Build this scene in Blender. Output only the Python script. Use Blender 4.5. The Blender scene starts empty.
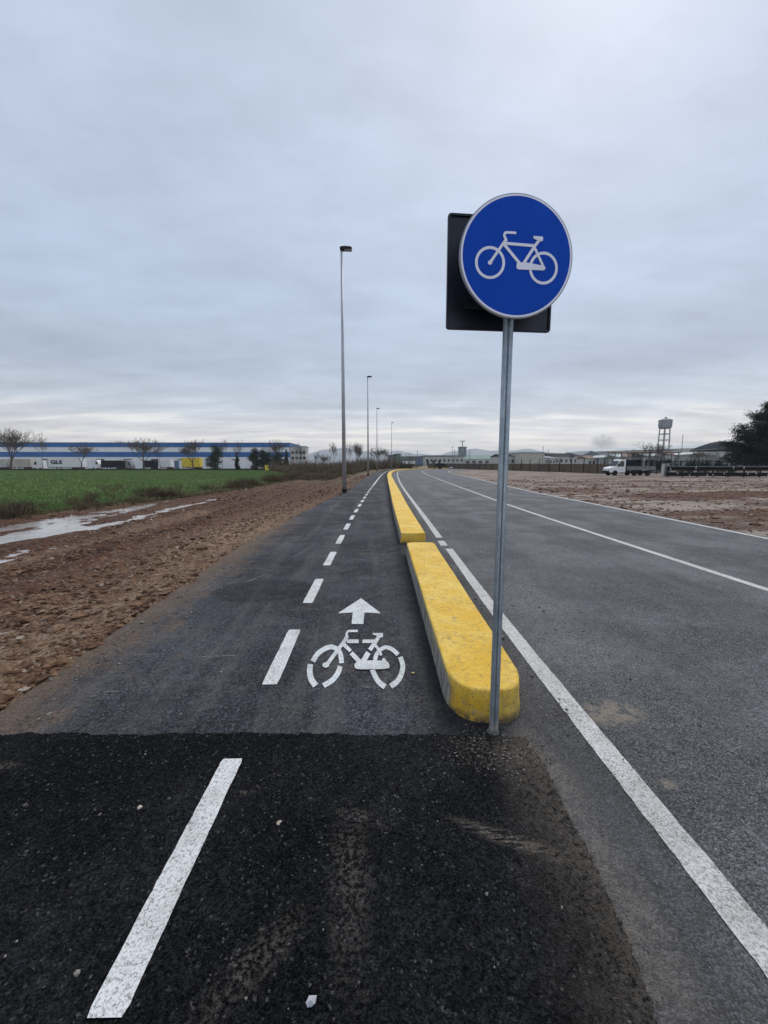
import bpy, bmesh, math, random
import numpy as np
from mathutils import Vector, Matrix
random.seed(7); rng = np.random.default_rng(7)
sc = bpy.context.scene
col = sc.collection
PI = math.pi

# ------------------------------------------------------------------ camera
F = 400.0; H = 1.65; PITCH = math.atan(49/400); YAW = math.atan(12/400)
cam_d = bpy.data.cameras.new('camera'); cam = bpy.data.objects.new('camera', cam_d); col.objects.link(cam)
cam_d.sensor_fit = 'VERTICAL'; cam_d.sensor_height = 36; cam_d.lens = 36*F/1024
cam_d.clip_start = 0.05; cam_d.clip_end = 20000
cam.location = (0, 0, H); cam.rotation_euler = (PI/2-PITCH, 0, -YAW)
sc.camera = cam

_f = Vector((math.sin(YAW)*math.cos(PITCH), math.cos(YAW)*math.cos(PITCH), -math.sin(PITCH)))
_r = Vector((math.cos(YAW), -math.sin(YAW), 0)); _u = _r.cross(_f)
def ray(px, py): return _f + _r*((px-384)/F) - _u*((py-512)/F)
def G(px, py, z=0.0):              # survey: where a sight line meets height z
    d = ray(px, py); t = (z-H)/d.z
    return Vector((d.x*t, d.y*t, z))
def W(px, py, Y):                  # survey: where a sight line meets depth Y
    d = ray(px, py); t = Y/d.y
    return Vector((d.x*t, Y, H+d.z*t))

# ------------------------------------------------------------------ object helpers
class MB:
    def __init__(s): s.v = []; s.f = []
    def quad(s, a, b, c, d):
        n = len(s.v); s.v += [tuple(a), tuple(b), tuple(c), tuple(d)]; s.f.append((n, n+1, n+2, n+3)); return s
    def tri(s, a, b, c):
        n = len(s.v); s.v += [tuple(a), tuple(b), tuple(c)]; s.f.append((n, n+1, n+2)); return s
    def ngon(s, pts):
        n = len(s.v); s.v += [tuple(p) for p in pts]; s.f.append(tuple(range(n, n+len(pts)))); return s
    def box(s, x0, x1, y0, y1, z0, z1):
        n = len(s.v)
        s.v += [(x, y, z) for z in (z0, z1) for (x, y) in ((x0, y0), (x1, y0), (x1, y1), (x0, y1))]
        s.f += [tuple(n+i for i in q) for q in ((3, 2, 1, 0), (4, 5, 6, 7), (0, 1, 5, 4), (1, 2, 6, 5), (2, 3, 7, 6), (3, 0, 4, 7))]
        return s
    def tube(s, p0, p1, r0, r1=None, n=8, caps=True):
        p0 = Vector(p0); p1 = Vector(p1); r1 = r0 if r1 is None else r1
        ax = (p1-p0).normalized(); t = Vector((0, 0, 1)) if abs(ax.z) < .9 else Vector((1, 0, 0))
        a = ax.cross(t).normalized(); b = ax.cross(a)
        k = len(s.v)
        for p, r in ((p0, r0), (p1, r1)):
            for i in range(n):
                q = p + a*(math.cos(2*PI*i/n)*r) + b*(math.sin(2*PI*i/n)*r); s.v.append(tuple(q))
        for i in range(n):
            j = (i+1) % n; s.f.append((k+j, k+i, k+n+i, k+n+j))
        if caps: s.f.append(tuple(k+i for i in range(n))); s.f.append(tuple(k+n+i for i in reversed(range(n))))
        return s
    def prism(s, pts, off):          # pts: planar loop, off: vector
        off = Vector(off); n = len(pts); k = len(s.v)
        s.v += [tuple(p) for p in pts] + [tuple(Vector(p)+off) for p in pts]
        s.f.append(tuple(k+i for i in range(n))); s.f.append(tuple(k+n+i for i in reversed(range(n))))
        for i in range(n):
            j = (i+1) % n; s.f.append((k+j, k+i, k+n+i, k+n+j))
        return s
    def build(s, name, mat, parent=None, smooth=False, loc=None, fix=True, label=None):
        me = bpy.data.meshes.new(name); me.from_pydata(s.v, [], s.f); me.update()
        if fix:
            bm = bmesh.new(); bm.from_mesh(me); bmesh.ops.recalc_face_normals(bm, faces=bm.faces); bm.to_mesh(me); bm.free()
        o = bpy.data.objects.new(name, me); col.objects.link(o)
        if mat: me.materials.append(mat)
        if smooth: me.polygons.foreach_set('use_smooth', [True]*len(me.polygons))
        if parent: o.parent = parent
        if loc is not None: o.location = loc
        if label: o['label'] = label
        return o
def bevel(o, w, seg=2):
    m = o.modifiers.new('bevel', 'BEVEL'); m.width = w; m.segments = seg; m.limit_method = 'ANGLE'; m.angle_limit = math.radians(40)
    o.data.polygons.foreach_set('use_smooth', [True]*len(o.data.polygons))
    w = o.modifiers.new('wn', 'WEIGHTED_NORMAL'); w.keep_sharp = True
    return o
def tag(o, label=None, cat=None, group=None, kind=None):
    if label: o['label'] = label
    if cat: o['category'] = cat
    if group: o['group'] = group
    if kind: o['kind'] = kind
    return o
def empty(name, loc, label=None, cat=None, group=None, rz=0):
    o = bpy.data.objects.new(name, None); col.objects.link(o); o.location = loc; o.rotation_euler = (0, 0, rz)
    return tag(o, label, cat, group)
def copy_tree(o, parent=None):
    c = o.copy(); col.objects.link(c)
    if parent is not None: c.parent = parent
    for ch in [x for x in bpy.data.objects if x.parent == o]: copy_tree(ch, c)
    return c

# ------------------------------------------------------------------ material helpers
class NT:
    def __init__(s, name):
        s.m = bpy.data.materials.new(name); s.m.use_nodes = True; s.t = s.m.node_tree; s.n = s.t.nodes; s.n.clear()
        s.out = s.n.new('ShaderNodeOutputMaterial'); s.b = s.n.new('ShaderNodeBsdfPrincipled')
        s.t.links.new(s.b.outputs[0], s.out.inputs[0])
        g = s.n.new('ShaderNodeNewGeometry'); s.pos = g.outputs['Position']
    def L(s, a, b): s.t.links.new(a, b)
    def put(s, sock, v):
        if isinstance(v, bpy.types.NodeSocket): s.L(v, sock)
        elif isinstance(v, (tuple, list)) and len(v) == 3 and sock.type == 'RGBA': sock.default_value = (*v, 1)
        else: sock.default_value = v
    def obj(s): return s.n.new('ShaderNodeTexCoord').outputs['Object']
    def mapv(s, vec, scale=(1, 1, 1), loc=(0, 0, 0), rot=(0, 0, 0)):
        n = s.n.new('ShaderNodeMapping'); s.L(vec, n.inputs[0]); n.inputs[1].default_value = loc; n.inputs[2].default_value = rot; n.inputs[3].default_value = scale
        return n.outputs[0]
    def noise(s, scale, det=3, rough=.55, vec=None, out=0, dist=0):
        n = s.n.new('ShaderNodeTexNoise'); s.L(vec or s.pos, n.inputs['Vector'])
        n.inputs['Scale'].default_value = scale; n.inputs['Detail'].default_value = det; n.inputs['Roughness'].default_value = rough; n.inputs['Distortion'].default_value = dist
        return n.outputs[out]
    def voro(s, scale, vec=None, out='Color', feat='F1', rnd=1):
        n = s.n.new('ShaderNodeTexVoronoi'); n.feature = feat; s.L(vec or s.pos, n.inputs['Vector']); n.inputs['Scale'].default_value = scale; n.inputs['Randomness'].default_value = rnd
        return n.outputs[out]
    def math(s, op, a, b=0.0, c=None, clamp=False):
        n = s.n.new('ShaderNodeMath'); n.operation = op; n.use_clamp = clamp
        s.put(n.inputs[0], a); s.put(n.inputs[1], b)
        if c is not None: s.put(n.inputs[2], c)
        return n.outputs[0]
    def rng(s, v, a, b, c=0.0, d=1.0, smooth=True):
        n = s.n.new('ShaderNodeMapRange'); n.interpolation_type = 'SMOOTHSTEP' if smooth else 'LINEAR'
        s.put(n.inputs[0], v); n.inputs[1].default_value = a; n.inputs[2].default_value = b; n.inputs[3].default_value = c; n.inputs[4].default_value = d
        return n.outputs[0]
    def mix(s, f, a, b, blend='MIX'):
        n = s.n.new('ShaderNodeMix'); n.data_type = 'RGBA'; n.blend_type = blend
        s.put(n.inputs[0], f); s.put(n.inputs[6], a); s.put(n.inputs[7], b); return n.outputs[2]
    def gray(s, v):
        n = s.n.new('ShaderNodeSeparateColor'); s.L(v, n.inputs[0]); return n.outputs[0]
    def sep(s, v):
        n = s.n.new('ShaderNodeSeparateXYZ'); s.L(v, n.inputs[0]); return n.outputs
    def blob(s, cx, cy, rx, ry, ang=0, lo=.3, hi=1.0):   # a stain centred on a place of the ground
        v = s.mapv(s.pos, (1, 1, 0))
        n = s.n.new('ShaderNodeMapping'); n.vector_type = 'TEXTURE'; s.L(s.pos, n.inputs[0])
        n.inputs[1].default_value = (cx, cy, 0); n.inputs[2].default_value = (0, 0, ang); n.inputs[3].default_value = (rx, ry, 50)
        l = s.n.new('ShaderNodeVectorMath'); l.operation = 'LENGTH'; s.L(n.outputs[0], l.inputs[0])
        return s.rng(l.outputs['Value'], lo, hi, 1, 0)
    def bump(s, h, strength=.5, dist=.01):
        n = s.n.new('ShaderNodeBump'); s.L(h, n.inputs['Height']); n.inputs['Strength'].default_value = strength; n.inputs['Distance'].default_value = dist
        s.L(n.outputs[0], s.b.inputs['Normal'])
    def fin(s, color=None, rough=None, metal=None, spec=None):
        if color is not None: s.put(s.b.inputs['Base Color'], color)
        if rough is not None: s.put(s.b.inputs['Roughness'], rough)
        if metal is not None: s.put(s.b.inputs['Metallic'], metal)
        if spec is not None: s.put(s.b.inputs['Specular IOR Level'], spec)
        return s.m
def simple(name, c, rough=.7, var=.25, scale=3.0, metal=0, spec=.3):
    t = NT(name); n = t.noise(scale, 4, .6); k = t.rng(n, .3, .7, 1-var, 1+var)
    cc = t.mix(1, c, t.n.new('ShaderNodeCombineColor').outputs[0], 'MULTIPLY')
    cn = [x for x in t.n if x.bl_idname == 'ShaderNodeCombineColor'][0]
    for i in range(3): t.L(k, cn.inputs[i])
    return t.fin(cc, rough, metal, spec)

def asphalt(name, base, light, dust, kind):
    t = NT(name); p = t.pos
    st1 = t.gray(t.voro(150)); st2 = t.gray(t.voro(330)); st0 = t.gray(t.voro(75))
    fine = t.noise(700, 2, .7)
    big = t.noise(.7, 5, .6); mid = t.noise(4.5, 5, .65)
    streak = t.noise(1.0, 5, .6, t.mapv(p, (3.0, .22, 1)))
    c = t.mix(t.rng(st1, .35, 1.0), base, light)
    c = t.mix(t.rng(st2, .55, .95, 0, .6), c, tuple(x*1.5 for x in light))
    c = t.mix(t.rng(st2, .0, .35, .65, 0), c, tuple(x*.25 for x in base))
    # single pale stones
    c = t.mix(t.rng(t.gray(t.voro(110)), .972, .985, 0, {'patch': .35, 'path': .5, 'road': .6}[kind]), c, (.18, .17, .155))
    c = t.mix(t.rng(t.noise(40, 3, .7), .42, .65, .28, 0), c, tuple(x*.5 for x in base))
    # broad tone changes
    c = t.mix(t.rng(big, .38, .66, 0, .55), c, tuple(x*1.55 for x in light))
    mo = t.rng(t.noise(34, 4, .8), .34, .66, {'patch': .5, 'path': .55, 'road': .72}[kind], {'patch': 1.6, 'path': 1.5, 'road': 1.3}[kind], False); mo2 = t.rng(t.noise(95, 3, .8), .36, .64, .7, 1.34, False); mo3 = t.rng(t.noise(11, 4, .75), .34, .66, .85, 1.17, False)
    g1 = t.rng(t.gray(t.voro({'patch': 125, 'path': 120, 'road': 150}[kind])), 0, 1, .35, {'patch': 2.0, 'path': 1.75, 'road': 1.5}[kind], False); mm = t.math('MULTIPLY', t.math('MULTIPLY', t.math('MULTIPLY', mo, g1), mo2), mo3); cn_ = t.n.new('ShaderNodeCombineColor')
    for i_ in range(3): t.L(mm, cn_.inputs[i_])
    c = t.mix(1, c, cn_.outputs[0], 'MULTIPLY')
    dm = t.math('MULTIPLY', t.rng(mid, .42, .75), t.rng(big, .35, .7, .15, .9))
    grit = t.math('MULTIPLY', t.rng(t.noise(60, 4, .75), .45, .62), 1)
    if kind == 'path':
        f = t.math('MULTIPLY', t.rng(streak, .46, .68), .6)
        f = t.math('MULTIPLY', f, t.rng(t.noise(25, 4, .8), .35, .62, .25, 1))
        c = t.mix(f, c, dust)
        # soil trodden in along the outer edge
        x = t.sep(p)[0]; e = t.math('ADD', x, t.math('MULTIPLY', t.math('SUBTRACT', t.noise(1.3, 6, .7), .5), 2.4))
        f = t.math('MULTIPLY', t.rng(e, -2.9, -1.9, .85, 0), t.rng(t.noise(9, 5, .75), .34, .58, .3, 1))
        f = t.math('MULTIPLY', f, t.rng(t.sep(p)[1], 9, 16, 1, .2))
        c = t.mix(f, c, (.20, .145, .105))
        c = t.mix(t.math('MULTIPLY', t.rng(t.noise(2.2, 6, .75), .50, .66), t.rng(t.noise(38, 4, .8), .38, .62, 0, .7)), c, (.15, .135, .12))
        pb_ = t.math('ADD', t.noise(2.6, 6, .75), t.rng(x, -2.65, -1.5, .20, -.12, False)); f = t.math('MULTIPLY', t.math('MULTIPLY', t.rng(pb_, .55, .64), t.rng(t.noise(30, 5, .8), .36, .56, .35, 1)), t.rng(t.sep(p)[1], 9, 15, .85, 0)); c = t.mix(t.math('MULTIPLY', f, .8), c, t.mix(t.rng(t.noise(50, 4, .8), .4, .6), (.10, .065, .045), (.22, .155, .11)))
        kx = t.math('SUBTRACT', x, t.math('ADD', .40, t.math('MULTIPLY', t.sep(p)[1], .022))); c = t.mix(t.math('MULTIPLY', t.rng(t.math('ADD', kx, t.math('MULTIPLY', t.math('SUBTRACT', t.noise(4, 5, .7), .5), .25)), -.22, -.02), .6), c, (.016, .016, .018))  # dark stain along the kerb foot, with contact shade painted into it
        # scratch marks across the lane
        for (a, b, rx, ry, an) in ((-1.95, 2.78, .17, .012, -.02), (-1.95, 3.35, .22, .010, .02), (-1.3, 3.3, .3, .008, .05), (.08, 2.78, .24, .010, .0), (-1.7, 5.6, .6, .02, 1.15), (-1.25, 7.6, .9, .02, 1.35)):
            m = t.math('MULTIPLY', t.blob(a, b, rx, ry, an), t.rng(t.noise(30, 3, .7), .4, .6))
            c = t.mix(t.math('MULTIPLY', m, .6), c, (.34, .33, .31))
        m = t.blob(-1.4, 5.1, .75, .55, .1, .75, .95); c = t.mix(t.math('MULTIPLY', m, .45), c, tuple(x*.45 for x in base))
        m = t.math('MULTIPLY', t.blob(.12, 2.9, .12, .6, 0, .1), t.rng(t.noise(18, 4, .7), .4, .65)); c = t.mix(t.math('MULTIPLY', m, .5), c, (.19, .18, .165))
    if kind == 'patch':
        c = t.mix(t.math('MULTIPLY', t.math('MULTIPLY', dm, grit), .42), c, dust)
        q = G(510, 842); m = t.blob(q.x, q.y, .34, .055, -.42, .2, 1)
        tread = t.rng(t.noise(10, 3, .7, t.mapv(p, (1, 6, 1), rot=(0, 0, .42))), .42, .58)
        c = t.mix(t.math('MULTIPLY', t.math('MULTIPLY', m, tread), t.rng(t.noise(70, 3, .8), .35, .6, .25, .95)), c, (.22, .185, .15))
        q = G(510, 760); m = t.blob(q.x+.1, q.y, .6, .24, -.25, .1, 1)
        c = t.mix(t.math('MULTIPLY', t.math('MULTIPLY', m, grit), .8), c, (.17, .14, .115))
        for (px, py, rx, ry, an) in ((245, 795, .10, .03, 0), (365, 820, .22, .05, -.3), (255, 965, .3, .1, .8), (350, 880, .12, .5, .05), (5, 768, .12, .05, 0)):
            q = G(px, py); m = t.blob(q.x, q.y, rx, ry, an, .1, 1)
            c = t.mix(t.math('MULTIPLY', t.math('MULTIPLY', m, grit), .55), c, (.17, .15, .125))
        xx = t.sep(p)[0]; ed = t.math('ADD', t.math('SUBTRACT', xx, t.math('MULTIPLY', t.sep(p)[1], .06)), t.math('MULTIPLY', t.math('SUBTRACT', t.noise(3, 5, .7), .5), .35))
        m = t.math('MULTIPLY', t.rng(ed, .45, .90, 0, .95), t.rng(t.noise(45, 5, .85), .38, .58)); c = t.mix(m, c, (.13, .112, .092))
    if kind == 'road':
        yy = t.sep(p)[1]; xx = t.sep(p)[0]
        # sandy gutter between the line and the blocks, dusty band outside the line
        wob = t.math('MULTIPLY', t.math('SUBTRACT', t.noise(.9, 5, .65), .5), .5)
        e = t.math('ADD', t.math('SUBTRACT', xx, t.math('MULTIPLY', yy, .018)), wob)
        f = t.math('MULTIPLY', t.rng(e, 1.15, 1.7, .42, .0), t.rng(t.noise(45, 5, .8), .35, .68, .2, 1))
        c = t.mix(f, c, (.105, .09, .078))
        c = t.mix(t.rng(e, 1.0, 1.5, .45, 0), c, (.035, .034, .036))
        g = t.math('MULTIPLY', t.rng(t.math('ABSOLUTE', t.math('SUBTRACT', e, 1.95)), .15, .6, 1, 0), t.rng(t.voro(55, out='Distance'), .12, .3, .9, 0))
        c = t.mix(t.math('MULTIPLY', t.math('MULTIPLY', g, t.rng(t.noise(2.5, 4, .7), .4, .6)), .6), c, (.26, .235, .21))
        q = G(612, 712); m = t.math('MULTIPLY', t.blob(q.x, q.y, .30, .17, .2, .35, 1.05), t.rng(t.noise(12, 5, .75), .38, .56))
        c = t.mix(t.math('MULTIPLY', m, .8), c, (.30, .25, .19))
        q = G(668, 784); m = t.math('MULTIPLY', t.blob(q.x, q.y, .08, .05, .2, .2, 1), t.rng(t.noise(12, 5, .75), .38, .56))
        c = t.mix(t.math('MULTIPLY', m, .6), c, (.28, .24, .19))
        for (px, py, rx, ry, an, k) in ((545, 765, .17, .42, .1, .65), (600, 860, .15, .5, .1, .45), (640, 960, .2, .3, .1, .4)):
            q = G(px, py); m = t.math('MULTIPLY', t.blob(q.x, q.y, rx, ry, an, .1, 1.1), t.math('MULTIPLY', t.rng(t.noise(9, 6, .8), .36, .58, .1, 1), t.rng(t.noise(75, 4, .85), .38, .60, .25, 1)))
            c = t.mix(t.math('MULTIPLY', m, k), c, (.30, .255, .205))
        # polished wheel tracks
        tr = t.math('SUBTRACT', xx, t.math('MULTIPLY', yy, .02))
        for x0 in (2.4, 4.1, 6.0, 7.6):
            m = t.rng(t.math('ABSOLUTE', t.math('SUBTRACT', tr, x0)), .1, .5, .22, 0)
            c = t.mix(m, c, tuple(x*.6 for x in base))
        c = t.mix(t.rng(streak, .45, .75, 0, .3), c, dust)
    ro = t.rng(mid, .3, .7, .72, .92)
    h = t.math('ADD', t.math('MULTIPLY', t.voro(150, out='Distance'), -1), t.math('MULTIPLY', fine, .4))
    t.bump(h, {'patch': 1.0, 'path': .75, 'road': .8}[kind], .009)
    return t.fin(c, ro, 0, {'patch': .04, 'path': .10, 'road': .2}[kind])

M = {}
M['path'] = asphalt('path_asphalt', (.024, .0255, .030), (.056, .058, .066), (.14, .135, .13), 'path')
M['patch'] = asphalt('fresh_asphalt', (.003, .0032, .0036), (.014, .0145, .016), (.13, .12, .105), 'patch')
M['road'] = asphalt('road_asphalt', (.074, .076, .081), (.138, .140, .146), (.17, .168, .165), 'road')

def paint(name, wear, colr=(.74, .76, .77)):
    t = NT(name)
    n1 = t.rng(t.noise(130, 3, .75), .5+.16*(1-wear), .56+.16*(1-wear)); n2 = t.rng(t.noise(5, 4, .7), .40, .68, .35, 1)
    f = t.math('MULTIPLY', n1, n2)
    v = t.rng(t.gray(t.voro(160)), 0, .22, .5*wear, 0)
    f = t.math('MAXIMUM', f, v)
    c = t.mix(f, colr, (.10, .10, .10))
    c = t.mix(t.rng(t.noise(7, 5, .7), .5, .72, 0, .4), c, (.42, .40, .36))
    c = t.mix(t.rng(t.noise(2.6, 5, .7), .42, .66, 0, .38), c, (.26, .25, .235))
    c = t.mix(t.rng(t.noise(70, 4, .85), .52, .60, 0, .75), c, (.12, .115, .11))
    t.bump(t.noise(220, 3, .7), .5, .004)
    return t.fin(c, .6, 0, .35)
M['paint'] = paint('lane_paint', .6, (.70, .70, .685)); M['paint_worn'] = paint('worn_line_paint', 1.0, (.62, .61, .58)); M['paint_fresh'] = paint('symbol_paint', .6, (.70, .72, .72))

# yellow painted concrete block: paint on top and nose, streaked bare flank
t = NT('yellow_kerb_paint')
ob = t.pos
c = t.mix(t.rng(t.noise(3, 5, .65), .35, .7), (.78, .46, .035), (.86, .60, .13))
c = t.mix(t.rng(t.noise(28, 5, .8), .53, .66, 0, .7), c, (.30, .21, .09))
c = t.mix(t.rng(t.voro(6.5, feat='DISTANCE_TO_EDGE', out='Distance', vec=t.mapv(ob, (1.3, 1, 1))), .0, .018, .0, 0), c, (.2, .15, .08))
cr = t.math('MULTIPLY', t.rng(t.math('ABSOLUTE', t.math('SUBTRACT', t.noise(4.2, 6, .7, dist=.8), .5)), .002, .012, 1, 0), t.rng(t.noise(2.2, 3), .42, .6))
c = t.mix(t.math('MULTIPLY', cr, .75), c, (.17, .13, .09))
c = t.mix(t.rng(t.voro(26, out='Distance'), .04, .20, .85, 0), c, t.mix(t.rng(t.noise(8), .45, .6), c, (.14, .11, .075)))
z = t.sep(t.pos)[2]
c = t.mix(t.math('MULTIPLY', t.rng(t.noise(5.5, 6, .8), .62, .66), .85), c, (.30, .27, .23))
c = t.mix(t.rng(t.noise(1.0, 5, .75, t.mapv(t.pos, (14, 14, 1.5))), .52, .70, 0, .35), c, (.22, .15, .07))
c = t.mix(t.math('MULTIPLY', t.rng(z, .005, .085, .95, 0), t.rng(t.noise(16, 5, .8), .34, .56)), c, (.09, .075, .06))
g = NT  # noqa
nrm = t.n.new('ShaderNodeNewGeometry').outputs['Normal']; ns = t.sep(nrm)
side = t.rng(t.math('MULTIPLY', ns[0], -1), .93, .985)
bars = t.noise(1.0, 4, .7, t.mapv(t.pos, (.1, 13, 1.6)))
fl = t.mix(t.rng(bars, .42, .56), (.16, .155, .145), (.38, .365, .32))
fl = t.mix(t.rng(t.noise(12, 5, .7), .4, .7, 0, .5), fl, (.10, .10, .10))
fl = t.mix(t.rng(z, .13, .20, 0, .45), fl, (.50, .42, .20))
c = t.mix(side, c, fl)
c = t.mix(t.rng(t.noise(1.7, 5, .7), .45, .7, 0, .18), c, (.40, .27, .08))
t.bump(t.math('ADD', t.noise(16, 6, .8), t.math('MULTIPLY', t.noise(160, 3, .7), .3)), 1.0, .014)
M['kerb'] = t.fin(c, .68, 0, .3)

# galvanised steel
t = NT('galvanised_steel'); c = t.mix(t.rng(t.noise(9, 5, .7, t.mapv(t.pos, (1, 1, .35))), .35, .7), (.22, .27, .31), (.36, .41, .45))
c = t.mix(t.rng(t.gray(t.voro(60)), .6, 1, 0, .3), c, (.46, .50, .53))
c = t.mix(t.math('MULTIPLY', t.rng(t.sep(t.pos)[2], .03, .16, 1, 0), t.rng(t.noise(30, 4, .7), .4, .55)), c, (.55, .53, .50))
t.bump(t.noise(60, 4), .12, .003); M['galv'] = t.fin(c, .48, .55, .5)
t = NT('lamp_pole_steel'); c = t.mix(t.rng(t.noise(2.5, 4, .6, t.mapv(t.pos, (4, 4, .5))), .35, .7), (.32, .33, .36), (.46, .47, .50)); M['pole'] = t.fin(c, .5, .25, .5)
M['sign_blue'] = simple('sign_blue_sheeting', (.001, .048, .36), .55, .06, 6, 0, .12)
M['sign_white'] = simple('sign_white_sheeting', (.62, .64, .74), .4, .05, 6, 0, .4)
M['sign_edge'] = simple('sign_aluminium_edge', (.20, .22, .25), .45, .15, 15, .5, .5)
t = NT('sign_back_paint'); c = t.mix(t.rng(t.noise(5, 4, .6), .35, .7), (.0035, .005, .013), (.009, .012, .024)); t.bump(t.noise(40, 3), .05, .002); M['sign_back'] = t.fin(c, .35, 0, .4)
M['black'] = simple('black_metal', (.012, .013, .015), .6, .3, 4, 0, .15)
M['blackrubber'] = simple('black_rubber', (.02, .02, .021), .8, .2, 4)
M['glass_dark'] = simple('dark_window_glass', (.02, .026, .03), .12, .1, 2, 0, .6)
M['white_cab'] = simple('white_vehicle_paint', (.78, .80, .80), .35, .05, 2, 0, .5)
M['grey_bed'] = simple('grey_dropside', (.19, .20, .21), .5, .2, 3)
M['yellow'] = simple('yellow_vehicle_paint', (.75, .58, .05), .45, .15, 1)
M['brown_wood'] = simple('weathered_brown_boards', (.14, .10, .075), .85, .35, 2)
M['concrete'] = simple('pale_concrete', (.48, .48, .46), .85, .2, 1.5)
M['tan'] = simple('tan_render', (.47, .44, .38), .85, .12, .5)
M['tower'] = simple('tower_concrete', (.26, .28, .30), .85, .2, .4)
M['roof_dark'] = simple('dark_roof_sheet', (.022, .027, .034), .85, .2, .6, 0, .05)
M['roof_grey'] = simple('grey_roof_sheet', (.17, .20, .22), .7, .2, .3)
M['roof_pale'] = simple('pale_roof_sheet', (.32, .38, .38), .6, .1, .2)
M['roof_green'] = simple('green_roof_sheet', (.10, .19, .17), .7, .2, .3)
M['brick_roof'] = simple('terracotta_roof', (.20, .12, .09), .85, .2, .7)
M['greenframe'] = simple('greyed_frames', (.33, .34, .33), .8, .35, .8)
M['lilac'] = simple('blue_panel_paint', (.10, .17, .30), .6, .15, .6)
t = NT('warehouse_white_cladding'); s = t.sep(t.pos); rib = t.math('SINE', t.math('MULTIPLY', s[0], 9))
c = t.mix(t.rng(t.noise(.25, 4, .6), .3, .7), (.78, .80, .81), (.86, .87, .87)); c = t.mix(t.rng(rib, .7, 1, 0, .12), c, (.45, .48, .5)); M['clad_white'] = t.fin(c, .6, 0, .3)
t = NT('warehouse_blue_cladding'); s = t.sep(t.pos); rib = t.math('SINE', t.math('MULTIPLY', s[0], 9))
c = t.mix(t.rng(t.noise(.2, 4, .6), .3, .7), (.02, .12, .36), (.035, .17, .45)); c = t.mix(t.rng(rib, .7, 1, 0, .2), c, (.01, .06, .2)); M['clad_blue'] = t.fin(c, .5, 0, .3)
def bark(name, a, b): 
    t = NT(name); return t.fin(t.mix(t.rng(t.noise(3, 5, .7), .3, .7), a, b), .9, 0, .15)
M['bark'] = bark('winter_bark', (.07, .055, .047), (.16, .125, .105))
M['bark_grey'] = bark('grey_bark', (.12, .10, .095), (.22, .19, .175))
def leafy(name, a, b, sc_=6):
    t = NT(name); n = t.n.new('ShaderNodeObjectInfo')
    return t.fin(t.mix(t.rng(t.noise(sc_, 4, .7), .3, .7), a, b), .8, 0, .2)
M['evergreen'] = leafy('evergreen_foliage', (.010, .020, .010), (.028, .045, .020), 1.2)
M['conifer'] = leafy('dark_conifer_needles', (.008, .017, .013), (.022, .038, .028), 1.5)
M['weed'] = leafy('dead_weed_stems', (.055, .042, .027), (.19, .14, .085), .7)
M['dark_weed'] = leafy('dark_dead_stems', (.035, .030, .022), (.085, .065, .045), 2)
M['verge_grass'] = leafy('verge_grass', (.085, .095, .035), (.21, .17, .09), 1)
M['crop'] = leafy('winter_crop_leaves', (.10, .165, .052), (.18, .26, .09), .6)
t = NT('crop_field'); rows = t.math('SINE', t.math('MULTIPLY', t.sep(t.pos)[1], 2.2))
c = t.mix(t.rng(t.noise(.35, 5, .65, t.mapv(t.pos, (.25, 1.4, 1))), .35, .68), (.095, .15, .048), (.15, .215, .075))
c = t.mix(t.rng(t.noise(9, 4, .7), .5, .7, 0, .4), c, (.07, .075, .035)); t.bump(t.noise(8, 5, .7), 1, .08); M['field'] = t.fin(c, .9, 0, .1)
t = NT('muddy_water'); c = t.mix(t.rng(t.noise(1.5, 4), .4, .6), (.30, .26, .235), (.40, .36, .33)); t.bump(t.noise(3, 2), .03, .01); M['water'] = t.fin(c, .16, 0, 1.0); t.b.inputs['IOR'].default_value = 1.6

# soil: tone zones come with the vertex layer "zone" (R tan, G pale, B grassy)
t = NT('soil'); a = t.n.new('ShaderNodeAttribute'); a.attribute_name = 'zone'; z = t.sep(a.outputs['Color'])
n1 = t.noise(1.1, 6, .68, dist=.4); n2 = t.noise(9, 6, .75); n3 = t.noise(46, 4, .8)
c = t.mix(t.rng(n2, .35, .68), (.048, .018, .010), (.175, .080, .045))
c = t.mix(t.rng(n1, .50, .72, 0, .45), c, (.17, .115, .08))
rw = t.noise(1.0, 5, .7, t.mapv(t.pos, (2.6, .28, 1), rot=(0, 0, -.12))); c = t.mix(t.rng(rw, .48, .64, 0, .6), c, (.028, .013, .009))
tan = t.mix(t.rng(n2, .32, .66), (.14, .08, .045), (.38, .255, .16))
tan = t.mix(t.rng(n3, .55, .7, 0, .6), tan, (.40, .33, .27))
f = t.math('MULTIPLY', z[0], t.rng(t.noise(2.3, 6, .75), .30, .60, .25, 1.25), clamp=True); c = t.mix(f, c, tan)
pale = t.mix(t.rng(t.noise(.8, 6, .7, t.mapv(t.pos, (.25, 1.2, 1))), .42, .58), (.085, .052, .038), (.35, .285, .235))
pale = t.mix(t.rng(n2, .5, .75, 0, .4), pale, (.09, .06, .045))
c = t.mix(z[1], c, pale)
gr = t.mix(t.rng(n1, .35, .65), (.085, .085, .035), (.17, .13, .08))
c = t.mix(t.math('MULTIPLY', z[2], t.rng(n2, .3, .6, .4, 1), clamp=True), c, gr)
c = t.mix(t.rng(t.gray(t.voro(34)), .93, .96, 0, .6), c, (.38, .33, .28))
c = t.mix(t.rng(t.noise(20, 5, .8), .52, .68, 0, .55), c, (.035, .020, .014))
t.bump(t.math('ADD', n2, t.math('MULTIPLY', n3, .5)), 1.0, .05)
M['soil'] = t.fin(c, .88, 0, .2)
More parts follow.
